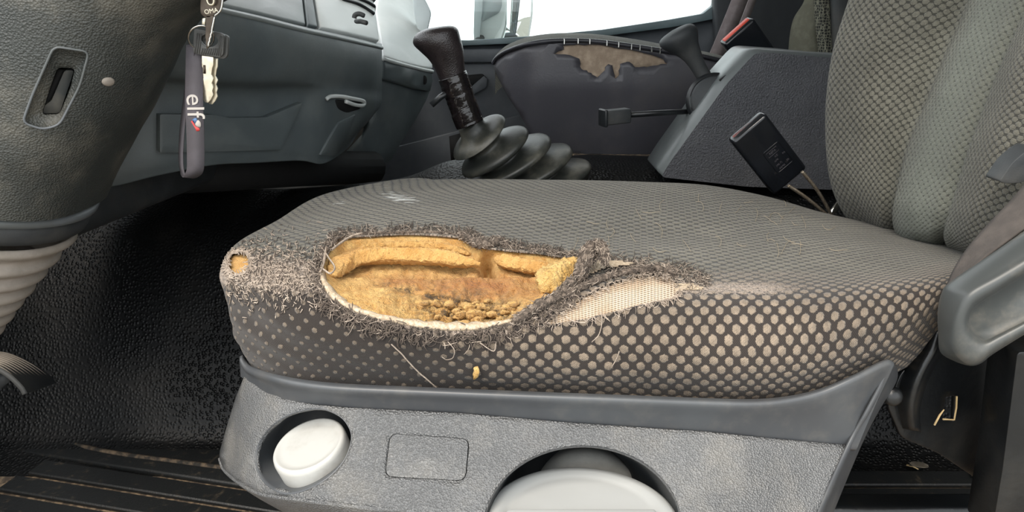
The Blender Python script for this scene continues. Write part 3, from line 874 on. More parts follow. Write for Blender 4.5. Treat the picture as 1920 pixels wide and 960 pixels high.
# ================================================================== GEAR LEVER
gv = thing('gear_lever', 'black gear lever with taped neck and rubber bellows boot', 'gear lever', tuple(P(970, 335, 1.25)))
YG = 1.18
V, F = stick([(848, 148, 24), (846, 138, 26), (842, 122, 29), (836, 106, 34), (828, 92, 40), (820, 79, 44.5), (818, 69, 44), (819, 60, 40), (821, 54, 32), (823, 50.5, 20), (824, 49.5, 3)], (0.96, -0.12), YG, 32, 0.8, 5)
mk('knob', V, F, M_knob, gv)
# tape wrap with overlapping turns
tp = []
for t in np.linspace(0, 1, 70):
    tp.append((848 + (881 - 848) * t, 142 + (233 - 142) * t, 27 + 0.5 * math.sin(t * 9)))
rings = []
pv = Vector((0.93, 0, 0.34)).normalized()
av = (P(881, 233, YG) - P(848, 142, YG)).normalized()
for i, (a, b, h) in enumerate(tp):
    c = P(a, b, YG)
    rr = []
    for k in range(36):
        an = 2 * math.pi * k / 36
        turn = (i / 69.0 * 3.4 + an / (2 * math.pi) * 0.9 + 0.15 * noise.noise(Vector((an, i * 0.05, 0)))) % 1.0
        r = (h - 1.5 + 1.1 * (1 - turn)) / FPX * 1.22
        r *= 1 + 0.012 * noise.noise(Vector((i * 0.3, math.cos(an) * 2, math.sin(an) * 2)))
        rr.append(c + pv * (r * math.cos(an)) + Vector((0, 1, 0)) * (r * math.sin(an)) )
    rings.append(rr)
mk('tape_wrap', *ringloft(rings), M_tape, gv)
mk('switch_stub', *tube([P(842, 172, YG - 0.01), P(826, 182, YG - 0.012), P(809, 197, YG - 0.014)], 0.0048, 8), M_black, gv)
# bellows
nrm = Vector((-0.60, -0.34, 0.72)).normalized()
bw = [(880, 228, 25), (885, 242, 26), (889, 250, 33), (894, 252, 52), (898, 257, 58), (899, 261, 56), (904, 267, 36), (912, 274, 38), (922, 279, 66), (927, 284, 73), (929, 288, 70), (934, 292, 46), (944, 296, 50), (951, 297, 80), (956, 302, 87), (958, 306, 84), (964, 310, 58), (972, 312, 60), (982, 315, 90), (987, 320, 96), (989, 324, 92), (996, 329, 66), (1004, 332, 70), (1016, 338, 92), (1020, 344, 98), (1022, 350, 94), (1030, 366, 80), (1036, 380, 80)]
xb, yb_, _ = basis(nrm, (1, 0, 0.75))
rings = []
pw = cr(np.array(bw, float), 3)
for i, (a, b, h) in enumerate(pw):
    c = P(a, b, YG + 0.02 + 0.0008 * max(0, b - 260))
    t = i / (len(pw) - 1)
    nn = nrm.lerp(Vector((-0.35, -0.1, 0.93)), t).normalized()
    x1, y1, _ = basis(nn, (1, 0, 0.75 - 0.35 * t))
    r = h / FPX * 1.24
    rings.append([c + x1 * (r * math.cos(2 * math.pi * k / 48)) + y1 * (r * 0.85 * math.sin(2 * math.pi * k / 48)) for k in range(48)])
bo = mk('bellows_boot', *ringloft(rings), M_gaiter, gv)

# ================================================================== SEAT BELT BUCKLES
def buckle(name, label, pA, pB, pC, Y, depth, grp, rb):
    """pA top corner, pB along the short end, pC along the long side (pixels)"""
    a = P(*pA, Y - 0.012); b = P(*pB, Y - 0.012); c = P(*pC, Y + 0.012)
    ex = (b - a); ey = (c - a)
    sx, sy = ex.length, ey.length
    ex.normalize(); ey = (ey - ex * ey.dot(ex)).normalized()
    ez = ex.cross(ey)
    if ez.y > 0: ez = -ez       # towards the door
    t = thing(name, label, 'buckle', tuple(a + ey * sy), grp)
    cen = a + ex * (sx / 2) + ey * (sy / 2) - ez * (depth / 2)
    o = mk('housing', *rbox(sx, sy, depth, 0.0055, ex, ey, ez, cen, 4), M_buckle, t)
    mk('release_button', *rbox(sx * 0.84, 0.008, depth * 0.5, 0.002, ex, ey, ez, a + ex * (sx / 2) + ey * rb - ez * depth * 0.55, 2), M_red, t, label='red release button')
    return t, a, ex, ey, ez, sx, sy
bt, a, ex, ey, ez, sx, sy = buckle('seatbelt_buckle', 'glossy black seat belt buckle on twin steel cables beside the driver seat', (1437, 213), (1373, 268), (1519, 313), 1.03, 0.020, 'seat belt buckles', 0.0040)
def face_pt(u, v, h): return a + ex * (sx * u) + ey * (sy * v) + ez * h
# moulded label field: outline and raised lettering
lab = round_poly([(0.16, 0.40), (0.62, 0.40), (0.62, 0.76), (0.16, 0.76)], 0.05, 4)
fr = mk('label_field', *tube([face_pt(u, v, 0.0003) for u, v in lab], 0.0006, 6, closed=True), M_buckle, bt)
bars = []
bxp = [(0.22, 0.47), (0.22, 0.44), (0.27, 0.44), (0.60, 0.44), (0.60, 0.50), (0.22, 0.50)]
mk('label_box', *tube([face_pt(u, v, 0.0003) for u, v in [(0.27, 0.435), (0.56, 0.435), (0.56, 0.505), (0.27, 0.505)]], 0.00035, 5, closed=True), M_strap, bt)
def text_mesh(body, size):
    cu = bpy.data.curves.new('txt', 'FONT')
    cu.body = body; cu.size = size; cu.extrude = size * 0.03; cu.align_x = 'CENTER'; cu.align_y = 'CENTER'
    o = bpy.data.objects.new('txt', cu); COL.objects.link(o)
    dg = bpy.context.evaluated_depsgraph_get()
    me = bpy.data.meshes.new_from_object(o.evaluated_get(dg))
    V = [tuple(v.co) for v in me.vertices]; F = [tuple(p.vertices) for p in me.polygons]
    bpy.data.objects.remove(o); bpy.data.curves.remove(cu); bpy.data.meshes.remove(me)
    return V, F
def place_text(body, size, c, X, Y, Z, m, parent, name='lettering', sx_=1.0):
    V, F = text_mesh(body, size)
    V = [tuple(Vector(c) + X * (x * sx_) + Y * y + Z * z) for x, y, z in V]
    return mk(name, V, F, m, parent, smooth=False)
# letters read along the short side, right way up when the red end is on top
for body, size, u, v in [('REPA', 0.0048, 0.415, 0.47), ('AZ', 0.0042, 0.40, 0.545), ('APR', 0.0038, 0.46, 0.60), ('(46.7)', 0.0042, 0.46, 0.665), ('AS/95', 0.0042, 0.44, 0.725), ('SR', 0.0042, 0.24, 0.70), ('FA', 0.004, 0.22, 0.58)]:
    place_text(body, size, face_pt(u, v, 0.0003), -ex, -ey, ez, M_strap, bt)
# twin cables, four strands each
def cable(p0, p1, bend, parent, R=0.0022, n=4):
    p0 = Vector(p0); p1 = Vector(p1)
    N = 60
    parts = []
    ax = (p1 - p0).normalized()
    x, y, _ = basis(ax)
    for s in range(n):
        pts = []
        for i in range(N + 1):
            t = i / N
            q = p0.lerp(p1, t) + Vector(bend) * math.sin(math.pi * t)
            an = 2 * math.pi * (t * 9 + s / n)
            pts.append(q + x * (R * 0.6 * math.cos(an)) + y * (R * 0.6 * math.sin(an)))
        parts.append(tube(pts, R * 0.62, 6))
    return mk('steel_cable', *join(parts), M_cable, parent)
cable(P(1478, 348, 1.02), P(1549, 402, 1.03), (0, 0, 0.002), bt)
cable(P(1504, 322, 1.02), P(1558, 402, 1.03), (0.002, 0, 0.002), bt)
bl = [P(1553, 404, 1.025), P(1560, 404, 1.025), P(1579, 378, 1.03), P(1574, 374, 1.03)]
panel('anchor_blade', [(1546, 412), (1560, 412), (1579, 378), (1574, 374), (1556, 398)], 1.028, M_steel, bt, thick=0.004, step=20)
bt2, a2, ex2, ey2, ez2, sx2, sy2 = buckle('seatbelt_buckle', 'black seat belt buckle with red button behind the console top', (1414, 34), (1358, 84), (1474, 98), 1.44, 0.026, 'seat belt buckles', 0.0022)
mk('stalk', *tube([a2 + ex2 * sx2 / 2 + ey2 * sy2, a2 + ex2 * sx2 / 2 + ey2 * (sy2 + 0.08)], 0.012, 10), M_black, bt2)

# ================================================================== STEERING COLUMN
sc_ = thing('steering_column', 'grained grey steering column shroud with ribbed rubber boot below', 'steering column', tuple(P(-40, 620, 0.78)))
YC = 0.77
perp = Vector((0.957, 0, -0.29)).normalized()
E = [(156, 392, 168), (172, 352, 175), (190, 314, 184), (217, 262, 200), (244, 217, 214), (264, 176, 224), (286, 131, 236), (302, 94, 246), (330, 49, 262), (352, 26, 275), (384, 2, 300), (440, -30, 345), (480, -80, 380), (490, -150, 390)]
NS = 96
rings = []
Ed = cr(np.array(E, float), 5)
for ex_, ey_, r in Ed:
    c = P(ex_ - 0.957 * r, ey_ - 0.29 * r, YC)
    k = ((c - CAM).dot(Vector((0, CT, -ST)))) / FPX
    R = r * k
    ring = []
    for q in range(NS):
        an = 2 * math.pi * q / NS
        cx_, sy_ = math.cos(an), math.sin(an)
        e = 0.72
        ring.append(c + perp * (R * math.copysign(abs(cx_) ** e, cx_)) + Vector((0.03, 1, 0)) * (min(R, 0.105) * math.copysign(abs(sy_) ** e, sy_)))
    rings.append(ring)
V = [tuple(p) for r in rings for p in r]
F = []
for i in range(len(rings) - 1):
    for q in range(NS):
        q2 = (q + 1) % NS
        F.append((i * NS + q, i * NS + q2, (i + 1) * NS + q2, (i + 1) * NS + q))
SH = Surf(V, F)
slot_out = round_poly([(101, 87), (167, 97), (150, 160), (112, 234), (80, 243), (42, 230), (60, 180)], 13, 5)
def shY(off):
    def f(a, b):
        h = SH.at(a, b)
        return h[0].y + off if h else YC
    return f
# refine: finer grid only for the cut is made by subdividing the rings
Gs = np.array(V).reshape(len(rings), NS, 3)
Gs = cr(Gs, 3)
Gs = np.swapaxes(cr(np.swapaxes(Gs, 0, 1), 3, closed=True), 0, 1)
Fv = gfaces(Gs.shape[0], Gs.shape[1], False, True)
# cut only the wall that faces the door
Va = np.asarray(Gs.reshape(-1, 3)); Fa = np.array(Fv)
near = Va[Fa].mean(1)[:, 1] < YC
Vn, Fn = cut_grid(Va, [tuple(f) for f in Fa[near]], [slot_out])
sh = mk('shroud', Vn, Fn + [tuple(f) for f in Fa[~near]], M_shroud, sc_)
# recessed slot: sloping walls, dark slit, raised lip
slot_in = round_poly([(108, 126), (141, 128), (132, 165), (112, 214), (78, 215), (92, 170)], 9, 5)
nA = len(slot_out)
def resample(poly, n):
    p = np.array(poly + [poly[0]], float)
    L = np.concatenate([[0], np.cumsum(np.hypot(*np.diff(p, axis=0).T))])
    t = np.linspace(0, L[-1], n, endpoint=False)
    return np.stack([np.interp(t, L, p[:, 0]), np.interp(t, L, p[:, 1])], 1)
ro = resample(slot_out, 80); ri = resample(slot_in, 80)
k0 = np.argmin(np.hypot(ri[:, 0] - ro[0, 0] * 0.6 - ri[:, 0].mean() * 0.4, ri[:, 1] - ro[0, 1] * 0.6 - ri[:, 1].mean() * 0.4))
ri = np.roll(ri, -k0, axis=0)
fY = shY(0)
r0 = [P(a_, b_, fY(a_, b_)) for a_, b_ in ro]
r1 = [p_ + Vector((0, 0.003, 0)) for p_ in r0]
mid = 0.35 * ro + 0.65 * ri
r2 = [P(a_, b_, fY(a_, b_) + 0.007) for a_, b_ in mid]
r3 = [P(a_, b_, fY(a_, b_) + 0.008) for a_, b_ in ri]
r4 = [P(a_, b_, fY(a_, b_) + 0.030) for a_, b_ in ri]
sl_ = mk('slot_recess', *ringloft([r0, r1, r2, r3, r4], False, True), M_shroud, sc_)
mk('slot_lip', *tube([tuple(p_) for p_ in r0], 0.0011, 6, closed=True), M_collar, sl_)
slit = round_poly([(108, 130), (121, 131), (94, 192), (82, 196)], 4, 3)
panel('dark_slit', slit, shY(0.024), M_void, sl_, thick=0.002, step=12)
panel('slot_tongue', round_poly([(121, 132), (139, 132), (112, 212), (80, 213), (84, 197), (96, 190)], 6, 4), shY(0.021), M_grey, sl_, thick=0.004, step=12, bevel=0.002)
h = SH.at(203, 153)
mk('screw_plug', *lathe([(0.0005, 0.0022), (0.0045, 0.0022), (0.0062, 0.0005), (0.0066, -0.004)], h[0], h[1], 24, sx=0.72, ref=(0.4, 0, 0.9)), M_dusty, sc_)
# collar rings and boot
def ring_at(ex_, ey_, r, extra=0.0, dr=0.0):
    c = P(ex_ - 0.957 * r, ey_ - 0.29 * r, YC)
    k = ((c - CAM).dot(Vector((0, CT, -ST)))) / FPX
    R = (r + dr) * k
    return [c + perp * (R * math.cos(2 * math.pi * q / 72)) + Vector((0.03, 1, 0)) * (min(R, 0.105 + dr * k) * math.sin(2 * math.pi * q / 72)) for q in range(72)]
mk('upper_collar', *ringloft([ring_at(152, 396, 166, dr=-12), ring_at(152, 398, 166, dr=2), ring_at(151, 404, 166, dr=4), ring_at(149, 411, 165, dr=3), ring_at(148, 414, 164, dr=-8)], False, False), M_collar, sc_)
mk('lower_collar', *ringloft([ring_at(146, 410, 162, dr=-8), ring_at(144, 418, 160, dr=0), ring_at(137, 436, 154, dr=0), ring_at(134, 444, 152, dr=-2), ring_at(130, 450, 150, dr=-20)], False, False), M_matte, sc_)
rg = [(118, 462, 136), (90, 496, 120), (67, 525, 106), (46, 553, 94), (27, 578, 84), (11, 602, 75), (-6, 626, 67), (-20, 648, 60), (-34, 668, 54)]
seq = []
prev = (130, 448, 148)
for i, (x_, y_, r) in enumerate(rg):
    x2, y2, r2_ = prev
    seq.append(((x2 + x_) / 2 - 12, (y2 + y_) / 2, r - 10))
    seq.append((x_ - 3, y_ - 8, r - 2)); seq.append((x_, y_, r)); seq.append((x_ - 4, y_ + 8, r - 2))
    prev = (x_, y_, r)
seq = cr(np.array(seq, float), 3)
mk('ribbed_boot', *ringloft([ring_at(*q) for q in seq], False, True), M_dusty, sc_)

# ================================================================== KEYS AND LANYARD
GK = 'keys hanging from the ignition'
YK = 0.745
k1 = thing('ignition_key', 'dark metal key with bright edges in the ignition at the top', 'key', tuple(P(395, 0, YK - 0.01)), GK)
kb = panel('bow', round_poly([(378, -30), (418, -30), (416, 12), (410, 24), (398, 32), (384, 33), (376, 26), (375, 12)], 6, 4), YK - 0.012, M_keydark, k1, thick=0.003, step=10, bevel=0.0006)
mk('bow_edge', *tube(cr([tuple(P(a_, b_, YK - 0.013)) for a_, b_ in [(418, -20), (417, 4), (413, 20), (402, 30)]], 6), 0.0011, 8), M_steel, k1)
mk('split_loop', *tube(cr([tuple(P(a_, b_, YK - 0.016)) for a_, b_ in [(389, -16), (388, 0), (392, 8), (399, 8), (401, 0), (399, -16)]], 4), 0.0011, 6), M_brass, k1)
panel('blade', round_poly([(386, 30), (401, 30), (399, 56), (393, 72), (391, 90), (387, 92), (385, 70)], 2, 3), YK - 0.012, M_keydark, k1, thick=0.002, step=8, bevel=0.0004)
bz_ = []
for i in range(15):
    t = i / 14.0
    bz_.append(tuple(P(402 - 13 * t ** 1.2 + (1.2 if i % 2 and t > 0.45 else 0), 31 + 58 * t, YK - 0.0135)))
mk('cut_edge', *tube(bz_, 0.0011, 6), M_steel, k1)
panel('shoulder', [(379, 34), (385, 33), (384, 48), (378, 49)], YK - 0.010, M_brass, k1, thick=0.003, step=10, bevel=0.0004)
place_text('OMA', 0.0058, P(396, 21, YK - 0.0124), Vector((0.98, 0, 0.16)), Vector((-0.16, 0, 0.98)), Vector((0, -1, 0)), M_brass, k1)
def black_key(dx_, dy_, Y, label, first):
    t = thing('door_key', label, 'key', tuple(P(395 + dx_, 106 + dy_, Y)), GK)
    hole = smooth_poly([(376 + dx_, 70 + dy_), (388 + dx_, 64 + dy_), (402 + dx_, 67 + dy_), (409 + dx_, 77 + dy_), (402 + dx_, 86 + dy_), (389 + dx_, 88 + dy_), (378 + dx_, 81 + dy_)], 3)
    out = round_poly([(364 + dx_, 53 + dy_), (414 + dx_, 62 + dy_), (420 + dx_, 66 + dy_), (418 + dx_, 102 + dy_), (412 + dx_, 108 + dy_), (366 + dx_, 101 + dy_), (361 + dx_, 94 + dy_)], 4, 3)
    hd = panel('head', out, Y, M_keyhead, t, holes=[hole], thick=0.0045, step=8, bevel=0.0008)
    if first:
        for i in range(13):
            x0 = 366 + i * 4.0
            y0, y1 = 62 + i * 0.5 + dy_, 100 + i * 0.4 + dy_
            pa, pb = (x0 + dx_ + 4, max(y0, 60)), (x0 + dx_ - 1, y1)
            if 374 < x0 < 410:
                mk('head_rib', *tube([P(x0 + dx_ + 2, 91 + dy_, Y - 0.0004), P(x0 + dx_ - 1, y1, Y - 0.0004)], 0.0006, 4), M_keyhead, hd)
            else:
                mk('head_rib', *tube([P(*pa, Y - 0.0004), P(*pb, Y - 0.0004)], 0.0006, 4), M_keyhead, hd)
    bl_ = [(378 + dx_, 104 + dy_), (400 + dx_, 107 + dy_)]
    right = [(400, 122), (398, 128), (396, 140), (400, 148), (397, 156), (400, 164), (398, 170), (400, 178), (396, 186), (390, 193)]
    left = [(384, 192), (379, 184), (381, 176), (378, 170), (381, 162), (378, 154), (381, 146), (380, 128), (378, 124)]
    panel('blade', bl_ + [(q[0] + dx_, q[1] + dy_) for q in right] + [(q[0] + dx_, q[1] + dy_) for q in left], Y + 0.001, M_brass, t, thick=0.0022, step=8, bevel=0.0004, label='pale nickel blade with cut teeth')
    mk('blade_groove', *tube([P(383 + dx_, 122 + dy_, Y + 0.0006), P(383.5 + dx_, 138 + dy_, Y + 0.0006)], 0.0011, 6), M_keydark, t)
black_key(0, 0, YK, 'front key with ribbed black square head and pale toothed blade', True)
black_key(8, 3, YK + 0.007, 'rear key half hidden behind the black headed key', False)
kr = mk('key_ring', *tube([tuple(P(377 + 24 * math.cos(an), 70 + 22 * math.sin(an), YK - 0.004 + 0.010 * math.sin(an * 1.0 + 0.5))) for an in np.linspace(0, 2 * math.pi, 48, endpoint=False)], 0.0010, 8, closed=True), M_steel)
tag(kr, 'thin steel split ring joining the keys and the lanyard', 'key ring')
ly = thing('lanyard', 'grey ribbon lanyard loop with printed white lettering below the keys', 'lanyard', tuple(P(358, 336, YK)))
path = [(366, 84, 0.752), (365, 120, 0.748), (364, 180, 0.742), (366, 240, 0.738), (367, 290, 0.738), (366, 318, 0.741), (358, 331, 0.748), (348, 331, 0.757), (341, 318, 0.764), (339, 290, 0.768), (342, 240, 0.768), (349, 180, 0.764), (357, 120, 0.758), (362, 84, 0.754)]
pth = cr(np.array([tuple(P(*q)) for q in path]), 6)
wt = np.interp(np.linspace(0, 1, len(pth)), [0, 0.42, 0.6, 1], [0, 0, 1, 1])
Wv = [Vector((0.0082 - 0.0030 * t, 0.0012 - 0.0085 * t, 0.0)) for t in wt]
lo = mk('ribbon', *ribbon([tuple(p_) for p_ in pth], Wv), M_strap, ly)
solid(lo, 0.001, 0)
LS = Surf([tuple(v) for v in np.array(ribbon([tuple(p_) for p_ in pth], Wv)[0])], ribbon([tuple(p_) for p_ in pth], Wv)[1])
tx = (P(366, 215, 0.739) - P(364, 180, 0.742)).normalized()
tzv = Vector((0.1, -0.99, 0)).normalized()
tyv = Vector((0.99, 0.1, 0)).normalized()
place_text('elf', 0.0235, P(365, 198, 0.7398), tx, tyv, tzv, M_print, ly, 'printed_letters', 1.05)
def fl_panel(name, poly, Y, m): return panel(name, smooth_poly(poly, 3), Y, m, ly, thick=0.0004, step=6)
fl_panel('emblem_red', [(357, 230), (362, 226), (366, 236), (373, 240), (374, 245), (366, 246), (359, 240)], 0.7375, M_pred)
fl_panel('emblem_blue', [(361, 224), (367, 221), (370, 226), (366, 231), (362, 229)], 0.7375, M_pblue)
fl_panel('emblem_white', [(367, 230), (371, 225), (376, 230), (376, 238), (370, 238), (366, 234)], 0.7374, M_print)

# ================================================================== ACCELERATOR PEDAL
pd = thing('foot_pedal', 'dusty ribbed foot pedal at the left edge above the mat', 'pedal', tuple(P(20, 760, 0.92)))
grid = []
A = [(-60, 672), (-20, 668), (20, 672), (60, 690), (88, 710), (97, 722)]
B = [(-90, 706), (-60, 694), (-20, 692), (10, 706), (34, 728), (42, 741)]
for (a0, b0), (a1, b1) in zip(A, B):
    grid.append([P(a0, b0, 0.98), P(a1, b1, 0.86)])
gA = cr(np.array([tuple(q[0]) for q in grid]), 8); gB = cr(np.array([tuple(q[1]) for q in grid]), 8)
n_ = 82
Vp = []
for i in range(len(gA)):
    for j in range(n_):
        t = j / (n_ - 1)
        q = gA[i] * (1 - t) + gB[i] * t
        rib = 0.0
        Vp.append(tuple(q + np.array([0.3, -0.5, 0.8]) * rib))
po = mk('tread', Vp, gfaces(len(gA), n_), M_matte, pd)
for k in range(9):
    t = 0.06 + k * 0.11
    mk('tread_rib', *tube([tuple(gA[i] * (1 - t) + gB[i] * t + np.array([0.0, -0.002, 0.0075])) for i in range(len(gA) - 5)], 0.0030, 8), M_dusty, po)
solid(po, 0.006, -1)
mk('pedal_arm', *tube([P(10, 705, 0.94), P(-30, 740, 1.0), P(-60, 800, 1.05)], 0.010, 10), M_matte, pd)

# ================================================================== DRIVER SEAT
st_ = thing('driver_seat', 'worn dotted cloth driver seat with a torn cushion showing yellow foam', 'seat', (0.08, 0.75, 0.0))
T = {  # columns front to back, rows from the tucked lower edge over the crest to the far edge: (px, py)
 0: [(468, 690), (452, 655), (436, 600), (421, 548), (413, 508), (440, 461), (512, 420), (610, 366), (770, 340)],
 1: [(500, 715), (492, 685), (480, 620), (470, 560), (462, 508), (492, 455), (566, 410), (668, 364), (822, 337)],
 2: [(575, 735), (570, 705), (560, 640), (552, 585), (548, 520), (575, 455), (636, 405), (730, 364), (868, 336)],
 3: [(690, 745), (688, 715), (684, 655), (682, 600), (684, 530), (704, 456), (748, 405), (820, 364), (936, 336)],
 4: [(830, 755), (828, 725), (828, 668), (828, 612), (832, 540), (846, 462), (876, 409), (930, 366), (1014, 337)],
 5: [(1000, 765), (1000, 735), (1000, 678), (1000, 622), (1004, 556), (1010, 480), (1026, 418), (1056, 371), (1106, 338)],
 6: [(1200, 772), (1200, 743), (1200, 686), (1200, 622), (1200, 550), (1196, 490), (1194, 430), (1198, 378), (1210, 341)],
 7: [(1390, 772), (1392, 745), (1396, 690), (1398, 620), (1396, 552), (1386, 500), (1368, 442), (1348, 388), (1324, 347)],
 8: [(1540, 752), (1548, 725), (1560, 680), (1566, 612), (1566, 548), (1550, 506), (1522, 456), (1488, 412), (1436, 368)],
 9: [(1650, 715), (1664, 690), (1684, 648), (1696, 590), (1690, 535), (1668, 506), (1640, 466), (1600, 430), (1530, 396)],
 10: [(1720, 680), (1736, 650), (1758, 606), (1772, 556), (1774, 522), (1764, 500), (1736, 472), (1690, 444), (1600, 412)],
 11: [(1770, 660), (1792, 630), (1815, 590), (1830, 548), (1838, 520), (1840, 500), (1820, 476), (1760, 452), (1660, 420)]}
YR = {0: [0.60, 0.585, 0.575, 0.575, 0.585, 0.645, 0.755, 0.90, 1.02], 1: [0.56, 0.55, 0.535, 0.535, 0.555, 0.63, 0.75, 0.885, 1.01],
      2: [0.535, 0.525, 0.51, 0.51, 0.54, 0.625, 0.745, 0.88, 1.0]}
base_row = [0.53, 0.518, 0.502, 0.505, 0.538, 0.62, 0.74, 0.875, 1.0]
for c in range(3, 8): YR[c] = list(base_row)
YR[8] = [0.535, 0.523, 0.51, 0.512, 0.545, 0.62, 0.73, 0.86, 0.985]
YR[9] = [0.55, 0.54, 0.528, 0.53, 0.555, 0.625, 0.725, 0.84, 0.975]
YR[10] = [0.57, 0.56, 0.55, 0.55, 0.57, 0.63, 0.72, 0.83, 0.965]
YR[11] = [0.60, 0.59, 0.58, 0.58, 0.59, 0.64, 0.72, 0.82, 0.955]
grid = []
for c in range(12):
    row = [tuple(P(a_, b_, y_)) for (a_, b_), y_ in zip(T[c], YR[c])]
    e = Vector(row[-1])
    row.append(tuple(e + Vector((0.0, 0.035, -0.035)))); row.append(tuple(e + Vector((0.0, 0.04, -0.12))))
    grid.append(row)
hid = []
for j, q in enumerate(grid[0]):
    q = Vector(q)
    if j <= 4: hid.append(tuple(q + Vector((0.012, 0.055, -0.005))))
    else: hid.append(tuple(q + Vector((-0.004, 0.055 - 0.01 * (j - 4), -0.04 - 0.004 * (j - 4)))))
hid2 = [tuple(Vector(q) + Vector((0.05, 0.05, -0.06))) for q in hid]
grid = [hid2, hid] + grid
MU, MV = 34, 26
G = loft(grid, MU, MV)
GV = G.reshape(-1, 3)
# soft wrinkles and sag on the near side
gx, gy = proj(GV)
nu, nv = G.shape[:2]
Fq = gfaces(nu, nv)
e1 = np.gradient(G, axis=0); e2 = np.gradient(G, axis=1)
NG = np.cross(e1, e2); NG /= np.linalg.norm(NG, axis=2)[..., None] + 1e-12
mid_ = NG[nu // 2, int(5 * MV)]
if mid_[2] < 0: NG = -NG
NV_ = NG.reshape(-1, 3)
disp = np.zeros(len(GV))
side_m = np.clip((gy - 560) / 40, 0, 1) * np.clip((760 - gy) / 30, 0, 1)
for i in np.nonzero((gy > 520) & (gx < 1800))[0]:
    q = GV[i]
    disp[i] += 0.0022 * side_m[i] * noise.noise(Vector((q[0] * 9 + 3, q[1] * 10, q[2] * 38)))
    if gx[i] < 960: disp[i] += 0.0022 * side_m[i] * noise.noise(Vector((q[0] * 11, q[1] * 10, q[2] * 75 + q[0] * 20)))
# valley behind the crest
disp -= 0.006 * np.exp(-((gy - (430 + 0.0 * gx)) / 30) ** 2) * np.clip((gx - 900) / 150, 0, 1) * np.clip((1500 - gx) / 200, 0, 1)
GV = GV + NV_ * disp[:, None]
G = GV.reshape(nu, nv, 3)
CU = Surf(GV, Fq)
hole = [(601, 522), (608, 490), (624, 462), (645, 446), (700, 441), (770, 438), (840, 442), (880, 448), (902, 462), (930, 466), (965, 470), (1010, 474), (1050, 480), (1092, 484), (1090, 505), (1070, 538), (1040, 560), (1005, 577), (970, 598), (930, 610), (880, 617), (820, 616), (760, 607), (700, 594), (655, 578), (622, 556)]
hole_s = smooth_poly(hole, 5)
under = [(1022, 606), (1056, 580), (1090, 558), (1130, 536), (1180, 520), (1225, 512), (1256, 516), (1274, 540), (1268, 556), (1236, 564), (1190, 574), (1130, 590), (1075, 602)]
under_s = ragged(smooth_poly(under, 3), 1.2, 2)
corner = smooth_poly([(430, 482), (440, 472), (458, 474), (467, 492), (458, 508), (440, 514), (430, 505)], 4)
fi = np.array(Fq)[:, 0]
Vc, Fc = cut_grid(GV, Fq, [hole_s, under_s, corner], (fi // nv >= int(1.5 * MU)) & (fi % nv < 7 * MV))
cover = mk('cushion_cover', Vc, Fc, M_seat, st_, label='grey brown cloth with raised tan dots, torn along the near edge')
px_, py_ = proj(Vc)
crest = np.array([lerp(x, [413, 462, 548, 684, 832, 1004, 1200, 1396, 1566, 1690, 1774], [490, 490, 495, 505, 515, 525, 525, 528, 532, 526, 512]) for x in px_])
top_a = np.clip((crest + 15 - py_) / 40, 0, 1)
front = np.clip((610 - px_) / 40, 0, 1) * np.exp(-((py_ - 505 + (px_ - 430) * -0.10) / 42) ** 2)
wear = 0.95 * front
wear = np.maximum(wear, 0.75 * np.exp(-((py_ - 540) / 20) ** 2) * np.clip((px_ - 1240) / 40, 0, 1) * np.clip((1640 - px_) / 200, 0, 1))
wear = np.maximum(wear, 0.50 * np.exp(-((py_ - 515) / 18) ** 2) * np.clip((px_ - 1120) / 40, 0, 1) * np.clip((1700 - px_) / 200, 0, 1))
dh = polydist(px_, py_, hole_s)[0]
wear = np.maximum(wear, 0.62 * np.exp(-(dh / 22) ** 2))
low = np.clip((py_ - 585) / 30, 0, 1) * np.clip((1000 - px_) / 120, 0, 1)
wear = np.maximum(wear, 0.38 * low * np.exp(-(dh / 60) ** 2))
fade = np.clip((980 - px_) / 200, 0, 1) * np.clip((py_ - 540) / 20, 0, 1)
stain = np.exp(-(((px_ - 750) / 62) ** 2 + ((py_ - 372 - (px_ - 750) * 0.16) / 15) ** 2)) * 0.62 + 0.5 * np.exp(-(((px_ - 640) / 26) ** 2 + ((py_ - 380) / 7) ** 2))
stain = stain + 0.25 * np.exp(-(((px_ - 1000) / 120) ** 2 + ((py_ - 458) / 8) ** 2))
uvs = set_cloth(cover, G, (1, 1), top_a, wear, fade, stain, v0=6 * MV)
solid(cover, 0.0016, -1)

# cream mesh layer under the torn strip
def surf_patch(name, poly, off, m, parent, step=4, label=None, fn=None):
    """a piece of material lying on (or under) the cushion inside an outline"""
    V = []
    xs = np.arange(min(p_[0] for p_ in poly), max(p_[0] for p_ in poly) + step, step)
    ys = np.arange(min(p_[1] for p_ in poly), max(p_[1] for p_ in poly) + step, step)
    idx = {}
    Fp = []
    uv = []
    for i, x in enumerate(xs):
        for j, y in enumerate(ys):
            if not inpoly(x, y, poly): continue
            h = CU.at(x, y)
            if h is None: continue
            o_ = off if fn is None else fn(x, y)
            idx[(i, j)] = len(V)
            V.append(tuple(h[0] + h[1] * o_))
            uv.append((x * 0.00042, y * 0.00045))
    for (i, j) in idx:
        q = [(i, j), (i, j + 1), (i + 1, j + 1), (i + 1, j)]
        if all(k in idx for k in q): Fp.append(tuple(idx[k] for k in q))
    o = mk(name, V, Fp, m, parent, label=label)
    lay = o.data.uv_layers.new(name='cloth')
    li = np.zeros(len(o.data.loops), np.int32); o.data.loops.foreach_get('vertex_index', li)
    lay.data.foreach_set('uv', np.array(uv, np.float32)[li].ravel())
    return o, V
def grow(poly, d):
    c = np.mean(np.array(poly), 0)
    return [tuple(np.array(p_) + (np.array(p_) - c) / (np.linalg.norm(np.array(p_) - c) + 1e-9) * d) for p_ in poly]
surf_patch('mesh_underlay', grow(under_s, 14), -0.0025, M_knit, st_, 4, 'cream mesh layer showing through the split cloth')
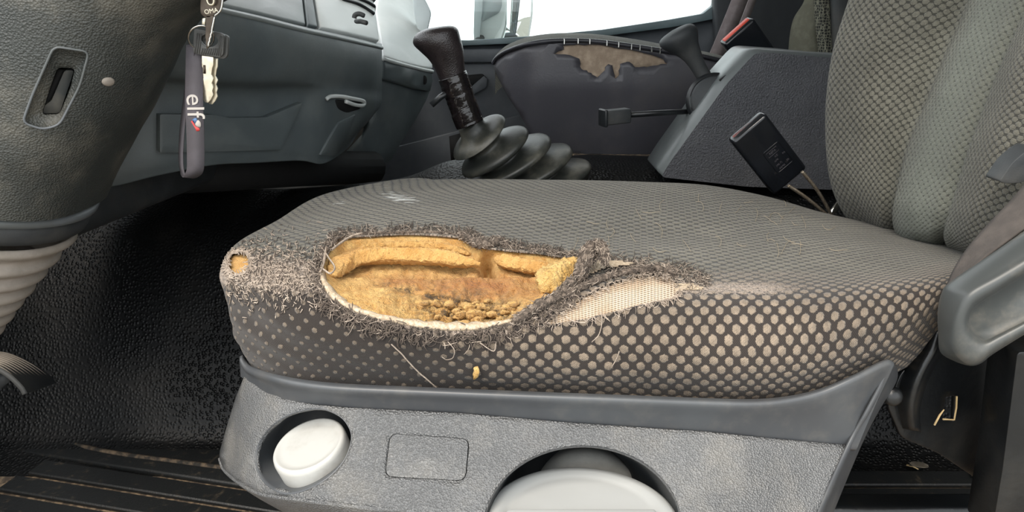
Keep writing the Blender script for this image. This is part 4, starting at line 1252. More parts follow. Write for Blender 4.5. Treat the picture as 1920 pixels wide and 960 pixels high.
cf, _ = surf_patch('corner_foam', grow(corner, 9), -0.003, M_foamslab, st_, 3, 'ochre foam showing through the worn front corner')

# foam inside the hole
D_in = Vector((0.0, 0.80, -0.60)).normalized()
xs = np.arange(584, 1112, 2.5); ys = np.arange(426, 634, 2.5)
V = []; idx = -np.ones((len(xs), len(ys)), int); burn = []; grime = []
gx2, gy2 = np.meshgrid(xs, ys, indexing='ij')
ins = inpoly(gx2, gy2, hole_s); dist = polydist(gx2, gy2, hole_s)[0]
for i, x in enumerate(xs):
    for j, y in enumerate(ys):
        h = CU.at(x, y)
        if h is None: continue
        sd_ = dist[i, j] if ins[i, j] else -dist[i, j]
        dep = 0.004 + 0.024 * (1 - math.exp(-max(0.0, sd_) / 26.0))
        q = Vector((x * 0.02, y * 0.03, 0))
        n1 = noise.fractal(q, 1.0, 2.0, 4)
        n2 = noise.fractal(Vector((x * 0.075, y * 0.11, 3)), 0.8, 2.1, 4)
        cr_ = math.exp(-(((x - 880) / 120) ** 2 + ((y - 572 ) / 34) ** 2))         # crumbled middle
        lft = math.exp(-(((x - 690) / 85) ** 2 + ((y - 560) / 45) ** 2))            # solid lump on the left
        crack = math.exp(-((y - (505 + (x - 640) * 0.20)) / 5.0) ** 2) * (1.0 if 690 < x < 900 else 0.0)
        if sd_ > 0:
            k = min(1.0, sd_ / 14.0)
            n3 = noise.fractal(Vector((x * 0.22, y * 0.30, 7)), 0.7, 2.0, 3)
            n4 = noise.turbulence(Vector((x * 0.045, y * 0.07, 11)), 3, True)
            dep += k * (0.0011 * n3 + 0.0035 * (n4 - 0.5))
            dep += k * (0.0034 * n1 + 0.0022 * n2 + cr_ * (0.006 + 0.010 * abs(n2) - 0.006 * n2) - 0.010 * lft + 0.004 * crack)
            if y < 505: dep += k * (0.008 + 0.030 * math.exp(-((x - 912) / 11.0) ** 2))
        idx[i, j] = len(V)
        V.append(tuple(h[0] + D_in * dep))
        burn.append(min(1.0, math.exp(-(((x - 900) / 130) ** 2 + ((y - 522) / 26) ** 2)) * 0.95 + 0.55 * math.exp(-(((x - 740) / 90) ** 2 + ((y - 508) / 14) ** 2))))
        grime.append(min(1.0, cr_ * 1.1 + 0.7 * crack + 0.3 * math.exp(-((y - 530) / 20) ** 2) * (1.0 if 700 < x < 900 else 0)))
Ff = []
for i in range(len(xs) - 1):
    for j in range(len(ys) - 1):
        q = (idx[i, j], idx[i, j + 1], idx[i + 1, j + 1], idx[i + 1, j])
        if min(q) >= 0 and (ins[i, j] or dist[i, j] < 12): Ff.append(q)
def fattr(o, burn, grime):
    for nm, arr in (('burn', burn), ('grime', grime)):
        at = o.data.attributes.new(nm, 'FLOAT', 'POINT')
        at.data.foreach_set('value', np.broadcast_to(np.asarray(arr, np.float32), (len(o.data.vertices),)).copy())
fc = mk('foam_core', V, Ff, M_foam, st_, label='crumbling yellow and rust coloured foam inside the hole')
fattr(fc, burn, grime)
def lump(pts, hw, th, m, name, label=None, amp=0.0016, seg=40, mm=26, bg=0.0):
    """a torn strip of foam following a pixel path on the cushion"""
    q = cr(np.array(pts, float), mm)
    cen = []
    for a_, b_, off in q:
        h = CU.at(a_, b_)
        cen.append(h[0] + D_in * off)
    pts_, T_, N_ = frames(cen)
    rings = []
    n = len(cen)
    for i, c in enumerate(cen):
        t = i / (n - 1)
        tap = min(1.0, 0.35 + 4.0 * min(t, 1 - t))
        up = Vector((0, 0.5, 0.86)); up = (up - T_[i] * up.dot(T_[i])).normalized()
        bb = T_[i].cross(up)
        ring = []
        for k in range(seg):
            an = 2 * math.pi * k / seg
            ca_, sa_ = math.cos(an), math.sin(an)
            e = 0.38
            p_ = c + up * (hw * tap * math.copysign(abs(ca_) ** e, ca_)) + bb * (th * tap * math.copysign(abs(sa_) ** e, sa_))
            nn = noise.fractal(p_ * 260, 0.6, 2.3, 4)
            p_ = p_ + (p_ - c).normalized() * (amp * nn)
            ring.append(p_)
        rings.append(ring)
    o = mk(name, *ringloft(rings), m, st_, label=label)
    fattr(o, bg, 0.0)
    return o
lump([(618, 510, 0.010), (640, 484, 0.012), (690, 473, 0.012), (760, 472, 0.012), (830, 476, 0.012), (900, 488, 0.012)], 0.0062, 0.010, M_foamslab, 'foam_layer', 'lower layer of yellow foam along the back of the hole')
lump([(632, 474, 0.018), (665, 457, 0.019), (720, 450, 0.019), (790, 450, 0.019), (850, 456, 0.019), (880, 464, 0.019)], 0.0034, 0.010, M_foamslab, 'foam_layer', 'thin upper layer of yellow foam along the back of the hole')
lump([(928, 478, 0.012), (960, 486, 0.012), (1000, 494, 0.012), (1050, 502, 0.013)], 0.0056, 0.009, M_foamslab, 'foam_layer', 'short yellow foam layer right of the dark gap')
lump([(926, 470, 0.017), (970, 474, 0.018), (1030, 481, 0.018), (1084, 488, 0.018)], 0.0034, 0.008, M_foamslab, 'foam_layer', 'thin foam layer lying on the short foam layer')
lump([(1018, 536, 0.010), (1040, 520, 0.006), (1066, 508, 0.006), (1092, 498, 0.008)], 0.0115, 0.010, M_foampale, 'foam_chunk', 'pale yellow foam chunk at the right end of the hole', 0.003)
for k in range(60):
    a_ = rng.normal(880, 75); b_ = rng.normal(578, 16)
    if not (770 < a_ < 1000 and 540 < b_ < 606): continue
    if not inpoly(a_, b_, hole_s): continue
    h = CU.at(a_, b_)
    r = rng.uniform(0.0018, 0.0048)
    bm = bmesh.new(); bmesh.ops.create_icosphere(bm, subdivisions=3, radius=r)
    for v in bm.verts: v.co = Vector((v.co.x * 1.25, v.co.y, v.co.z * 0.75)) * (1 + 0.9 * noise.noise(v.co * 260 + Vector((k, 0, 0))) + 0.4 * noise.noise(v.co * 900))
    c = h[0] + D_in * rng.uniform(0.0235, 0.030)
    Vb = [tuple(c + v.co) for v in bm.verts]; bm.verts.index_update(); Fb = [tuple(v.index for v in f.verts) for f in bm.faces]; bm.free()
    o = mk('foam_lump', Vb, Fb, M_foam, fc); fattr(o, 0.1, 0.5)
fz = [CU.at(a_, b_) for a_, b_ in [(893, 684), (895, 690), (893, 697), (890, 704)]]
crumb = mk('foam_crumb', *tube([h[0] + h[1] * 0.003 for h in fz], [0.002, 0.0026, 0.002, 0.0012], 8, jit=0.3), M_foampale)
fattr(crumb, 0, 0); tag(crumb, 'tiny yellow foam crumb stuck to the cloth below the hole', 'foam crumb')

# cream lining edge round the lower left rim
def rim_strip(a0, a1, name, m, wd, label, lift=0.0015):
    n = len(hole_s)
    pts = [hole_s[(a0 + i) % n] for i in range(a1 - a0)]
    c0 = np.array([850, 530])
    V = []; Fp = []
    for i, p_ in enumerate(pts):
        p_ = np.array(p_, float); dirn = (c0 - p_); dirn /= np.linalg.norm(dirn)
        wi = wd * min(1, 0.25 + 5 * min(i, len(pts) - 1 - i) / len(pts)) * (1 + 0.15 * math.sin(i * 1.7))
        for j in range(6):
            t = j / 5
            q = p_ + dirn * (wi * (t * 1.15 - 0.15))
            h = CU.at(q[0], q[1])
            bulge = math.sin(math.pi * t) * 0.0028
            V.append(tuple(h[0] + h[1] * (bulge - 0.0005) + D_in * (0.007 * t * t)))
        if i < len(pts) - 1:
            for j in range(5): Fp.append((i * 6 + j, i * 6 + j + 1, i * 6 + 7 + j, i * 6 + 6 + j))
    o = mk(name, V, Fp, m, st_, label=label)
    solid(o, 0.0012, 0)
    return o
# hole_s index = 5 * control index; control 18 (970,598) .. 26=0 (601,522)
rim_strip(5 * 18, 5 * 26 + 3, 'lining_edge', M_lining, 17, 'cream woven lining edge of the torn hole')
# dark rolled frayed lip above and below
LIPS = []
def fray_lip(pts, r, m, name, out=0.0, label=None):
    cen = []; rr = []
    q = cr(np.array(pts, float), 10)
    for i, (a_, b_) in enumerate(q):
        h = CU.at(a_, b_)
        cen.append(h[0] + h[1] * (out + 0.0012 * noise.noise(Vector((i * 0.31, 1, 0)))))
        rr.append(r * (1 + 0.45 * noise.noise(Vector((i * 0.22, 5, 0)))) * min(1.0, 0.3 + 6.0 * min(i, len(q) - 1 - i) / len(q)))
        LIPS.append((cen[-1], rr[-1]))
    V, F = tube(cen, rr, 10, jit=0.16)
    return mk(name, V, F, m, cover, label=label)
fray_lip([(604, 500), (612, 474), (634, 450), (665, 441), (740, 438), (820, 437), (870, 442)], 0.0014, M_flap, 'frayed_lip', 0.0008)
fray_lip([(862, 442), (880, 452), (896, 460), (915, 463), (935, 458), (952, 462)], 0.0042, M_flap, 'frayed_lip', 0.002, 'thick frayed wad of dark cloth at the back rim')
fray_lip([(950, 464), (1000, 469), (1050, 476), (1094, 482)], 0.0012, M_flap, 'frayed_lip', 0.0005)
fray_lip([(962, 606), (988, 592), (1012, 578), (1040, 563), (1062, 546), (1082, 524)], 0.0042, M_flap, 'torn_flap', 0.003, 'rolled strip of torn dark cloth')
fray_lip([(1050, 562), (1080, 548), (1115, 532), (1150, 520), (1190, 512), (1240, 508), (1268, 520)], 0.0030, M_flap, 'torn_flap', 0.0022, 'thin rolled edge of torn cloth above the mesh layer')
# the upright tuft
tuft = []
for (a_, b_, Yt, r) in [(1072, 540, 0.56, 0.0046), (1084, 522, 0.565, 0.005), (1093, 502, 0.572, 0.0056), (1101, 482, 0.58, 0.0068), (1110, 467, 0.585, 0.0062), (1121, 461, 0.585, 0.005), (1130, 469, 0.578, 0.0044), (1134, 483, 0.572, 0.0034), (1134, 494, 0.57, 0.0016)]:
    tuft.append((*P(a_, b_, Yt), r))
tq = cr(np.array(tuft), 6)
V, F = tube([tuple(q[:3]) for q in tq], [max(0.001, q[3]) * (1 + 0.3 * noise.noise(Vector((i * 0.5, 0, 0)))) for i, q in enumerate(tq)], 14, jit=0.18)
mk('torn_tuft', V, F, M_flap, st_, label='upright tuft of matted torn cloth')
inner = [(1098, 502), (1120, 492), (1150, 490), (1190, 496), (1180, 504), (1140, 506), (1108, 520), (1090, 524)]
surf_patch('inner_lining', inner, 0.0022, M_lining, st_, 3, 'cream lining showing beside the tuft')
surf_patch('loose_seam', [(1262, 530), (1300, 532), (1322, 540), (1318, 546), (1290, 546), (1264, 552)], 0.0008, M_lining, st_, 3)

# loose yarns
def yarn(a_, b_, ang, L, lift, curl, n=6):
    """a yarn lying over the cushion, starting at a pixel and running L pixels"""
    pts = []
    x, y = a_, b_
    an = ang
    h0 = None
    for i in range(n + 1):
        h = CU.at(x, y)
        if h is None: break
        if h0 is not None and (h[0] - h0).length > 0.03: break
        h0 = h[0]
        t = i / n
        pts.append(h[0] + h[1] * (0.0006 + lift * t * (1.3 - t)))
        x += math.cos(an) * L / n; y += math.sin(an) * L / n
        an += curl / n + random.uniform(-0.25, 0.25)
    return pts if len(pts) >= 3 else None
dark_l = []; pale_l = []; dr_ = []; pr_ = []
n = len(hole_s)
cx0, cy0 = 850, 528
for k in range(1500):
    p_ = hole_s[random.randrange(n)]; q_ = hole_s[(hole_s.index(p_) + 1) % n]
    t = random.random()
    a_ = p_[0] + (q_[0] - p_[0]) * t; b_ = p_[1] + (q_[1] - p_[1]) * t
    out = math.atan2(b_ - cy0, (a_ - cx0) * 0.55)
    lower = b_ > 545
    push = random.uniform(0, 12 if not lower else 30)
    a2_ = a_ + math.cos(out) * push; b2_ = b_ + math.sin(out) * push
    L = yarn(a2_, b2_, out + random.gauss(0, 0.9), random.uniform(7, 18) if not lower else random.uniform(10, 26), random.uniform(0.0005, 0.004), random.uniform(-2.5, 2.5))
    if L:
        if random.random() < (0.84 if lower else 0.7): dark_l.append(L); dr_.append(random.uniform(0.00025, 0.0005))
        else: pale_l.append(L); pr_.append(random.uniform(0.0002, 0.00042))
for k in range(1500):    # pile worn through at the front corner
    a_ = random.uniform(424, 606); b_ = random.gauss(503 + (a_ - 430) * 0.06, 30)
    if inpoly(a_, b_, corner) or inpoly(a_, b_, hole_s): continue
    L = yarn(a_, b_, random.choice((0.1, 1.57, 1.57)) + random.gauss(0, 0.35), random.uniform(4, 10), random.uniform(0.0, 0.0006), random.uniform(-1, 1), 4)
    if L:
        if random.random() < 0.6: pale_l.append(L); pr_.append(random.uniform(0.0003, 0.00055))
        else: dark_l.append(L); dr_.append(random.uniform(0.0002, 0.00045))
for k in range(160):     # ring of white yarn round the small corner hole
    an = random.uniform(0, 2 * math.pi)
    a_ = 448 + 22 * math.cos(an); b_ = 494 + 23 * math.sin(an)
    L = yarn(a_, b_, an + 1.57 + random.gauss(0, 0.5), random.uniform(8, 16), random.uniform(0.0005, 0.002), random.uniform(-1.5, 1.5), 5)
    if L: pale_l.append(L); pr_.append(random.uniform(0.0003, 0.0006))
LIPS += [(Vector(q[:3]), max(0.001, q[3])) for q in tq] * 3
for k in range(3600):     # fuzz along the tuft and the rolled rims
    i = random.randrange(len(LIPS)); c, rad = LIPS[i]
    if rad < 0.0022 and random.random() < 0.65: continue
    dv = Vector((random.gauss(0, 1), random.gauss(0, 1), random.gauss(0, 1))).normalized()
    s0 = c + dv * rad * 0.92
    d2 = (dv + Vector((random.gauss(0, 0.7), random.gauss(0, 0.7), random.gauss(0, 0.7)))).normalized()
    tn_ = LIPS[(i + 1) % len(LIPS)][0] - c
    if 0 < tn_.length < 0.01: d2 = (d2 * 0.5 + tn_.normalized() * random.choice((-1, 1))).normalized()
    sc_l = 0.5 + rad / 0.009
    L = [s0, s0 + d2 * 0.0022 * sc_l + dv * 0.0005, s0 + d2 * 0.0042 * sc_l + Vector((random.gauss(0, 0.001), 0, random.gauss(0, 0.001)))]
    (dark_l if random.random() < 0.6 else pale_l).append(L)
    (dr_ if len(dr_) < len(dark_l) else pr_).append(random.uniform(0.0002, 0.0004))
for k in range(700):
    a_ = random.uniform(1120, 1330); b_ = random.gauss(lerp(a_, [1120, 1200, 1270, 1330], [498, 500, 512, 528]), 9)
    L = yarn(a_, b_, random.uniform(0, 6.28), random.uniform(6, 16), random.uniform(0.0005, 0.0025), random.uniform(-2.5, 2.5), 5)
    if L:
        if random.random() < 0.55: dark_l.append(L); dr_.append(random.uniform(0.0002, 0.0004))
        else: pale_l.append(L); pr_.append(random.uniform(0.0002, 0.0004))
for k in range(260):
    t = random.random(); q = under_s[random.randrange(len(under_s))]
    L = yarn(q[0], q[1], random.uniform(0.3, 2.8), random.uniform(6, 20), random.uniform(0.0004, 0.002), random.uniform(-2.5, 2.5), 5)
    if L: pale_l.append(L); pr_.append(random.uniform(0.0002, 0.0004))
# single long yarns
for pts, r in [([(735, 640), (760, 665), (790, 695), (824, 724)], 0.0006), ([(1060, 598), (1075, 606), (1095, 608), (1104, 602)], 0.0005), ([(1126, 590), (1128, 606), (1122, 628), (1108, 640)], 0.0005),
               ([(1160, 655), (1155, 668), (1146, 684)], 0.0006), ([(900, 640), (925, 655), (930, 640)], 0.0004), ([(840, 640), (852, 652), (850, 664), (838, 668), (830, 662)], 0.0004),
               ([(606, 512), (620, 520), (628, 508), (618, 492), (610, 480)], 0.0009), ([(622, 476), (640, 462), (660, 450), (680, 444)], 0.0012), ([(600, 520), (608, 500), (612, 470), (606, 500)], 0.0009),
               ([(1118, 498), (1114, 510), (1118, 518)], 0.0005), ([(1138, 495), (1142, 505), (1150, 510)], 0.0005), ([(1190, 494), (1196, 502), (1192, 508)], 0.0006)]:
    q = cr(np.array(pts, float), 5)
    L = []
    for a_, b_ in q:
        h = CU.at(a_, b_); L.append(h[0] + h[1] * 0.0035)
    pale_l.append(L); pr_.append(r)
dk = mk('dark_yarns', *threads_mesh(dark_l, dr_[:len(dark_l)] + [0.0003] * max(0, len(dark_l) - len(dr_))), M_darkthread, cover); dk['kind'] = 'stuff'
pk_ = mk('pale_yarns', *threads_mesh(pale_l, pr_[:len(pale_l)] + [0.0003] * max(0, len(pale_l) - len(pr_))), M_palethread, cover); pk_['kind'] = 'stuff'
# lint on the seat
lint = []
for k in range(40):
    a_ = random.uniform(1050, 1560); b_ = random.uniform(372, 480)
    L = yarn(a_, b_, random.uniform(0, 6.28), random.uniform(14, 40), 0.0015, random.uniform(-2, 2), 8)
    if L: lint.append(L)

# ------------------------------------------------------------------ backrest
rows_b = [(-160, [(1800, 1.10), (1640, 1.02), (1700, 0.955), (1830, 0.885), (1905, 0.825), (1985, 0.76), (2060, 0.68), (2130, 0.60), (2330, 0.56)]),
          (-60, [(1770, 1.10), (1618, 1.02), (1676, 0.955), (1820, 0.885), (1885, 0.825), (1950, 0.76), (2020, 0.68), (2100, 0.60), (2300, 0.56)]),
          (20, [(1730, 1.10), (1590, 1.01), (1650, 0.945), (1792, 0.88), (1855, 0.82), (1912, 0.755), (1975, 0.68), (2060, 0.60), (2260, 0.56)]),
          (100, [(1700, 1.09), (1566, 1.00), (1626, 0.93), (1758, 0.875), (1818, 0.815), (1875, 0.75), (1935, 0.675), (2030, 0.60), (2230, 0.56)]),
          (190, [(1690, 1.08), (1554, 0.99), (1612, 0.915), (1722, 0.865), (1780, 0.805), (1838, 0.74), (1905, 0.67), (2000, 0.60), (2200, 0.56)]),
          (270, [(1690, 1.07), (1554, 0.985), (1606, 0.91), (1690, 0.86), (1750, 0.80), (1808, 0.735), (1880, 0.665), (1975, 0.60), (2180, 0.56)]),
          (340, [(1700, 1.07), (1562, 0.98), (1608, 0.905), (1672, 0.855), (1726, 0.80), (1784, 0.735), (1858, 0.665), (1950, 0.605), (2150, 0.56)]),
          (392, [(1710, 1.07), (1582, 0.98), (1620, 0.91), (1664, 0.86), (1712, 0.805), (1768, 0.74), (1838, 0.67), (1930, 0.61), (2130, 0.57)]),
          (430, [(1720, 1.08), (1612, 0.99), (1640, 0.93), (1672, 0.88), (1710, 0.825), (1762, 0.76), (1828, 0.69), (1920, 0.63), (2120, 0.58)]),
          (462, [(1740, 1.10), (1650, 1.03), (1672, 0.98), (1695, 0.93), (1730, 0.88), (1775, 0.81), (1835, 0.74), (1925, 0.68), (2120, 0.62)])]
grid = []
for y_, cols in rows_b:
    r_ = []
    for i, (x_, Y_) in enumerate(cols):
        dy = [0, -4, 0, 6, 10, 16, 22, 30, 40][i] * (1 if y_ > 300 else 0.3)
        r_.append(tuple(P(x_, y_ + dy, Y_)))
    # near bolster turns back, the rear closes behind the frame
    n6 = Vector(r_[6]); f1 = Vector(r_[1])
    r_ = [tuple(f1 + Vector((0.15, -0.16, 0.02)))] + [tuple(f1 + Vector((0.10, 0.02, 0.01)))] + r_[1:7] + [tuple(n6 + Vector((0.012, -0.055, 0.0))), tuple(n6 + Vector((0.055, -0.085, 0.0))), tuple(n6 + Vector((0.13, -0.06, 0.01))), tuple(n6 + Vector((0.15, 0.08, 0.02)))]
    grid.append(r_)
g0 = [Vector(q) for q in grid[0]]
cb0 = sum(g0, Vector()) / len(g0)
ext = []
for hgt, sh_, lean in [(0.44, 0.45, 0.14), (0.42, 0.80, 0.12), (0.36, 0.95, 0.10), (0.22, 1.0, 0.06), (0.10, 1.0, 0.025)]:
    ext.append([tuple(Vector((cb0.x + (q.x - cb0.x) * sh_, cb0.y + (q.y - cb0.y) * sh_, q.z)) + Vector((lean, 0, hgt))) for q in g0])
grid = ext + grid
Gb = loft(grid, 12, 26)
# seams pulled in along columns 3 and 5
e1 = np.gradient(Gb, axis=0); e2 = np.gradient(Gb, axis=1)
Nb = np.cross(e1, e2); Nb /= np.linalg.norm(Nb, axis=2)[..., None] + 1e-12
if Nb[Gb.shape[0] // 2, 5 * 26][0] > 0: Nb = -Nb
jj = np.arange(Gb.shape[1])
seam = -0.010 * np.exp(-((jj - 4 * 26) / 5.0) ** 2) - 0.007 * np.exp(-((jj - 6 * 26) / 4.0) ** 2) + 0.006 * np.exp(-((jj - 5 * 26) / 14.0) ** 2) + 0.005 * np.exp(-((jj - 7 * 26) / 12.0) ** 2)
Gb = Gb + Nb * seam[None, :, None]
BF = gfaces(Gb.shape[0], Gb.shape[1])
bo = mk('backrest', Gb.reshape(-1, 3), BF, M_back, st_, label='grey green dotted cloth backrest with sewn seams')
jm = np.tile(jj, Gb.shape[0])
topb = np.exp(-((jm - 5.2 * 26) / 26.0) ** 2)
set_cloth(bo, Gb, (1.0, 1.0), topb, 0.0, 0.0, 0.0)
solid(bo, 0.004, 0)
BS = Surf(Gb.reshape(-1, 3), BF)
for k in range(36):
    a_ = random.uniform(1570, 1720); b_ = random.uniform(60, 400)
    x, y, an = a_, b_, random.uniform(0.8, 2.4)
    L = []
    for i in range(6):
        h = BS.at(x, y)
        if h is None: break
        L.append(h[0] + h[1] * 0.0015); x += math.cos(an) * 4; y += math.sin(an) * 4; an += random.uniform(-0.5, 0.5)
    if len(L) > 3: lint.append(L)
lo_ = mk('lint_hairs', *threads_mesh(lint, 0.00024), M_hair, st_); lo_['kind'] = 'stuff'

# ------------------------------------------------------------------ plastic base
TOPL = [(452, 668), (460, 682), (473, 692), (517, 706), (575, 717), (648, 724), (760, 729), (878, 734), (1000, 739), (1160, 745), (1318, 751), (1413, 753), (1480, 747), (1540, 733), (1600, 708), (1657, 680), (1672, 682)]
BOTX = [452, 458, 487, 531, 590, 648, 866, 1073, 1318, 1447, 1590, 1630]
BOTY = [700, 703, 727, 746, 757, 762, 773, 791, 807, 820, 833, 838]
def Yb(x): return lerp(x, [410, 430, 452, 480, 520, 600, 800, 1100, 1400, 1600, 1690], [0.64, 0.605, 0.575, 0.55, 0.525, 0.508, 0.497, 0.49, 0.49, 0.50, 0.515])
grid = []
for x_, y_ in TOPL:
    xb_ = x_ + lerp(x_, [452, 520, 900, 1400, 1600, 1660, 1675], [2, 4, 0, 0, -16, -62, -66]); yb2 = lerp(xb_, BOTX, BOTY)
    y0 = Yb(x_)
    grid.append([tuple(P(x_, y_ + 4, y0 + 0.022)), tuple(P(x_, y_ - 1, y0 + 0.006)), tuple(P(x_, y_ + 1, y0 + 0.001)), tuple(P(x_, y_ + 7, y0 - 0.002)), tuple(P((x_ + xb_) / 2, (y_ + yb2) / 2, y0 + 0.002)), tuple(P(xb_, yb2, Yb(xb_) + 0.006)), tuple(P(xb_, yb2 + 4, Yb(xb_) + 0.007))])
Gr = loft(grid, 8, 5)
rm = mk('base_rim', Gr.reshape(-1, 3), gfaces(Gr.shape[0], Gr.shape[1]), M_rim, st_, label='smooth charcoal band along the top of the seat base')
solid(rm, 0.003, 0)
def baseY(a_, b_):
    y0 = Yb(a_)
    yt = lerp(a_, BOTX, BOTY)
    return y0 + 0.003 - 0.00030 * (b_ - yt)
dialhole = [(1093 + 183 * math.cos(an), 988 + 151 * math.sin(an)) for an in np.linspace(0, 2 * math.pi, 72, endpoint=False)]
butt = smooth_poly([(480, 861), (487, 830), (510, 800), (545, 777), (598, 767), (635, 780), (655, 805), (657, 830), (643, 865), (612, 897), (570, 919), (535, 925), (505, 912), (487, 890)], 4)
plate = round_poly([(732, 813), (879, 823), (872, 901), (722, 893)], 16, 5)
plate_hole = [tuple(np.array(p_) + (np.array(p_) - np.array([801, 857])) * 0.022) for p_ in plate]
out = [(x_, y_ + 2) for x_, y_ in zip(BOTX[1:-1], BOTY[1:-1])]
outline = []
for i in range(len(out) - 1):
    for k in range(4): outline.append((out[i][0] + (out[i + 1][0] - out[i][0]) * k / 4, out[i][1] + (out[i + 1][1] - out[i][1]) * k / 4))
outline += [(1590, 835), (1562, 896), (1533, 960), (1500, 1030), (1440, 1120), (1300, 1180), (1000, 1180), (880, 1100), (835, 1000), (800, 966), (779, 959), (692, 951), (575, 937), (490, 925), (444, 902), (418, 878), (411, 860), (412, 846), (425, 800), (442, 745)]
pb_ = panel('base_panel', outline, baseY, M_base, st_, holes=[butt, plate_hole, dialhole], step=12, thick=0.003, label='grained grey side panel of the seat base')
panel('blank_plate', plate, lambda a_, b_: baseY(a_, b_) + 0.0002, M_base, pb_, step=12, thick=0.002, bevel=0.0005, label='blank rounded rectangular cover plate')
panel('plate_backing', grow(plate, 8), lambda a_, b_: baseY(a_, b_) + 0.0035, M_void, pb_, step=20, thick=0.001)
# tucked lower skirt
lowe = [(411, 858), (418, 878), (444, 902), (490, 925), (575, 937), (692, 951), (779, 959), (835, 1000), (880, 1100)]
grid = []
for x_, y_ in lowe:
    q = P(x_, y_, baseY(x_, y_))
    grid.append([tuple(q), tuple(q + Vector((0.008, 0.004, -0.012))), tuple(q + Vector((0.03, 0.02, -0.045))), tuple(q + Vector((0.05, 0.04, -0.09)))])
Gk = loft(grid, 6, 5)
sk = mk('base_skirt', Gk.reshape(-1, 3), gfaces(Gk.shape[0], Gk.shape[1]), M_base, st_)
solid(sk, 0.003, 0)
# right end return of the base
q = [(1672, 684), (1680, 692), (1677, 717), (1647, 767), (1613, 833), (1560, 960), (1528, 1040)]
qa = [(1657, 682), (1660, 690), (1652, 717), (1622, 775), (1590, 833), (1533, 960), (1500, 1040)]
grid = [[tuple(P(a_, b_, Yb(a_) + (0 if b_ < 840 else baseY(a_, b_) - Yb(a_)))), tuple(P(c_, d_, Yb(c_) + 0.03)), tuple(P(c_ - 6, d_, Yb(c_) + 0.06))] for (a_, b_), (c_, d_) in zip(qa, q)]
Ge = loft(grid, 5, 4)
ee = mk('base_end', Ge.reshape(-1, 3), gfaces(Ge.shape[0], Ge.shape[1]), M_rim, st_)
solid(ee, 0.002, 0)
# recess sleeves
def sleeve(loop, depth, m, name, shrink=0.0, push=Vector((0, 1, -0.35)), cap=True):
    push = push.normalized()
    c = np.mean(np.array(loop), 0)
    r0 = [P(a_, b_, baseY(a_, b_) - 0.0006) for a_, b_ in loop]
    r00 = [P(a_, b_, baseY(a_, b_) - 0.0002) for a_, b_ in grow(loop, 2.0)]
    l2 = [tuple(c + (np.array(p_) - c) * (1 - shrink)) for p_ in loop]
    r1 = [P(a_, b_, baseY(a_, b_)) + push * 0.004 for a_, b_ in grow(loop, -1.5)]
    r2 = [P(a_, b_, baseY(a_, b_)) + push * depth for a_, b_ in l2]
    return mk(name, *ringloft([r00, r0, r1, r2], False, cap), m, pb_)
sleeve(butt, 0.060, M_rim, 'button_recess', 0.05)
# white push button
bx, by = 578, 832
axb = Vector((-0.22, -0.22, 0.95)).normalized()
cb = P(bx, by, 0.503)
R = 0.0292
prof = [(0.0002, -0.0016), (R * 0.70, -0.0016), (R * 0.84, -0.0012), (R * 0.89, 0.0), (R * 0.94, -0.0002), (R * 0.98, -0.0016), (R, -0.0045), (R * 0.985, -0.02), (R * 0.95, -0.045), (R * 0.95, -0.07)]
pbn = mk('push_button', *lathe(prof, cb, axb, 64), M_white, st_, label='off white round push button with brown grime')
# dial
sleeve(dialhole, 0.095, M_black, 'dial_recess', 0.30)
axd = Vector((0.0, 0.10, 0.99)).normalized()
dc = P(1090, 968, 0.447)
Rd = 0.0690
dl = mk('height_dial', *lathe([(0.0002, 0.000), (Rd * 0.74, 0.0), (Rd * 0.80, 0.001), (Rd * 0.84, 0.0035), (Rd * 0.93, 0.0035), (Rd * 0.985, 0.001), (Rd, -0.003), (Rd * 0.985, -0.009), (Rd * 0.9, -0.011)], dc, axd, 96), M_whitedial, st_, label='large white round dial')
x_, y_, z_ = basis(axd, (1, 0, 0))
mk('grip_bar', *rbox(Rd * 1.56, 0.030, 0.008, 0.003, x_, y_, z_, dc + z_ * 0.001 - y_ * 0.012, 4), M_whitedial, dl)
mk('dial_collar', *lathe([(0.0003, 0.0), (0.030, 0.0), (0.046, -0.002), (0.050, -0.008), (0.051, -0.03)], P(1100, 966, 0.515), (0.0, -1.0, 0.25), 72), M_dullgrey, dl)
# dark pedestal below
pdx = Vector((1, 0, 0))
mk('pedestal', *rbox(0.36, 0.26, 0.40, 0.02, (1, 0, 0), (0, 1, 0), (0, 0, 1), (0.08, 0.80, 0.20)), M_matte, st_)
mk('cushion_pan', *rbox(0.44, 0.36, 0.05, 0.015, (1, 0, 0), (0, 1, 0), (0, 0, 1), (0.10, 0.77, 0.41)), M_void, st_)

# ------------------------------------------------------------------ recliner side cover, strap, frame
oc = [(1781, 529), (1765, 550), (1758, 585), (1759, 625), (1763, 660), (1789, 677), (1819, 686), (1840, 681), (1862, 664), (1920, 628), (2010, 574), (2080, 530), (2080, 330), (2010, 374), (1920, 434), (1850, 482)]
ic = [(1822, 542), (1804, 560), (1790, 590), (1784, 618), (1786, 650), (1800, 673), (1819, 684), (1838, 679), (1860, 662), (1920, 626), (2008, 573), (2076, 528), (2076, 386), (2010, 430), (1920, 486), (1866, 518)]
rc = [(1836, 566), (1824, 578), (1816, 594), (1815, 608), (1820, 622), (1830, 634), (1842, 640), (1854, 638), (1870, 630), (1920, 604), (2004, 558), (2060, 526), (2060, 424), (2004, 462), (1920, 512), (1872, 544)]
N_ = 4
def cl(p_, Y): return [P(a_, b_, Y) for a_, b_ in cr(np.array(p_, float), N_, closed=True)]
def sc2(p_, k):
    c = np.mean(np.array(p_, float), 0)
    return [tuple(c + (np.array(q_) - c) * k) for q_ in p_]
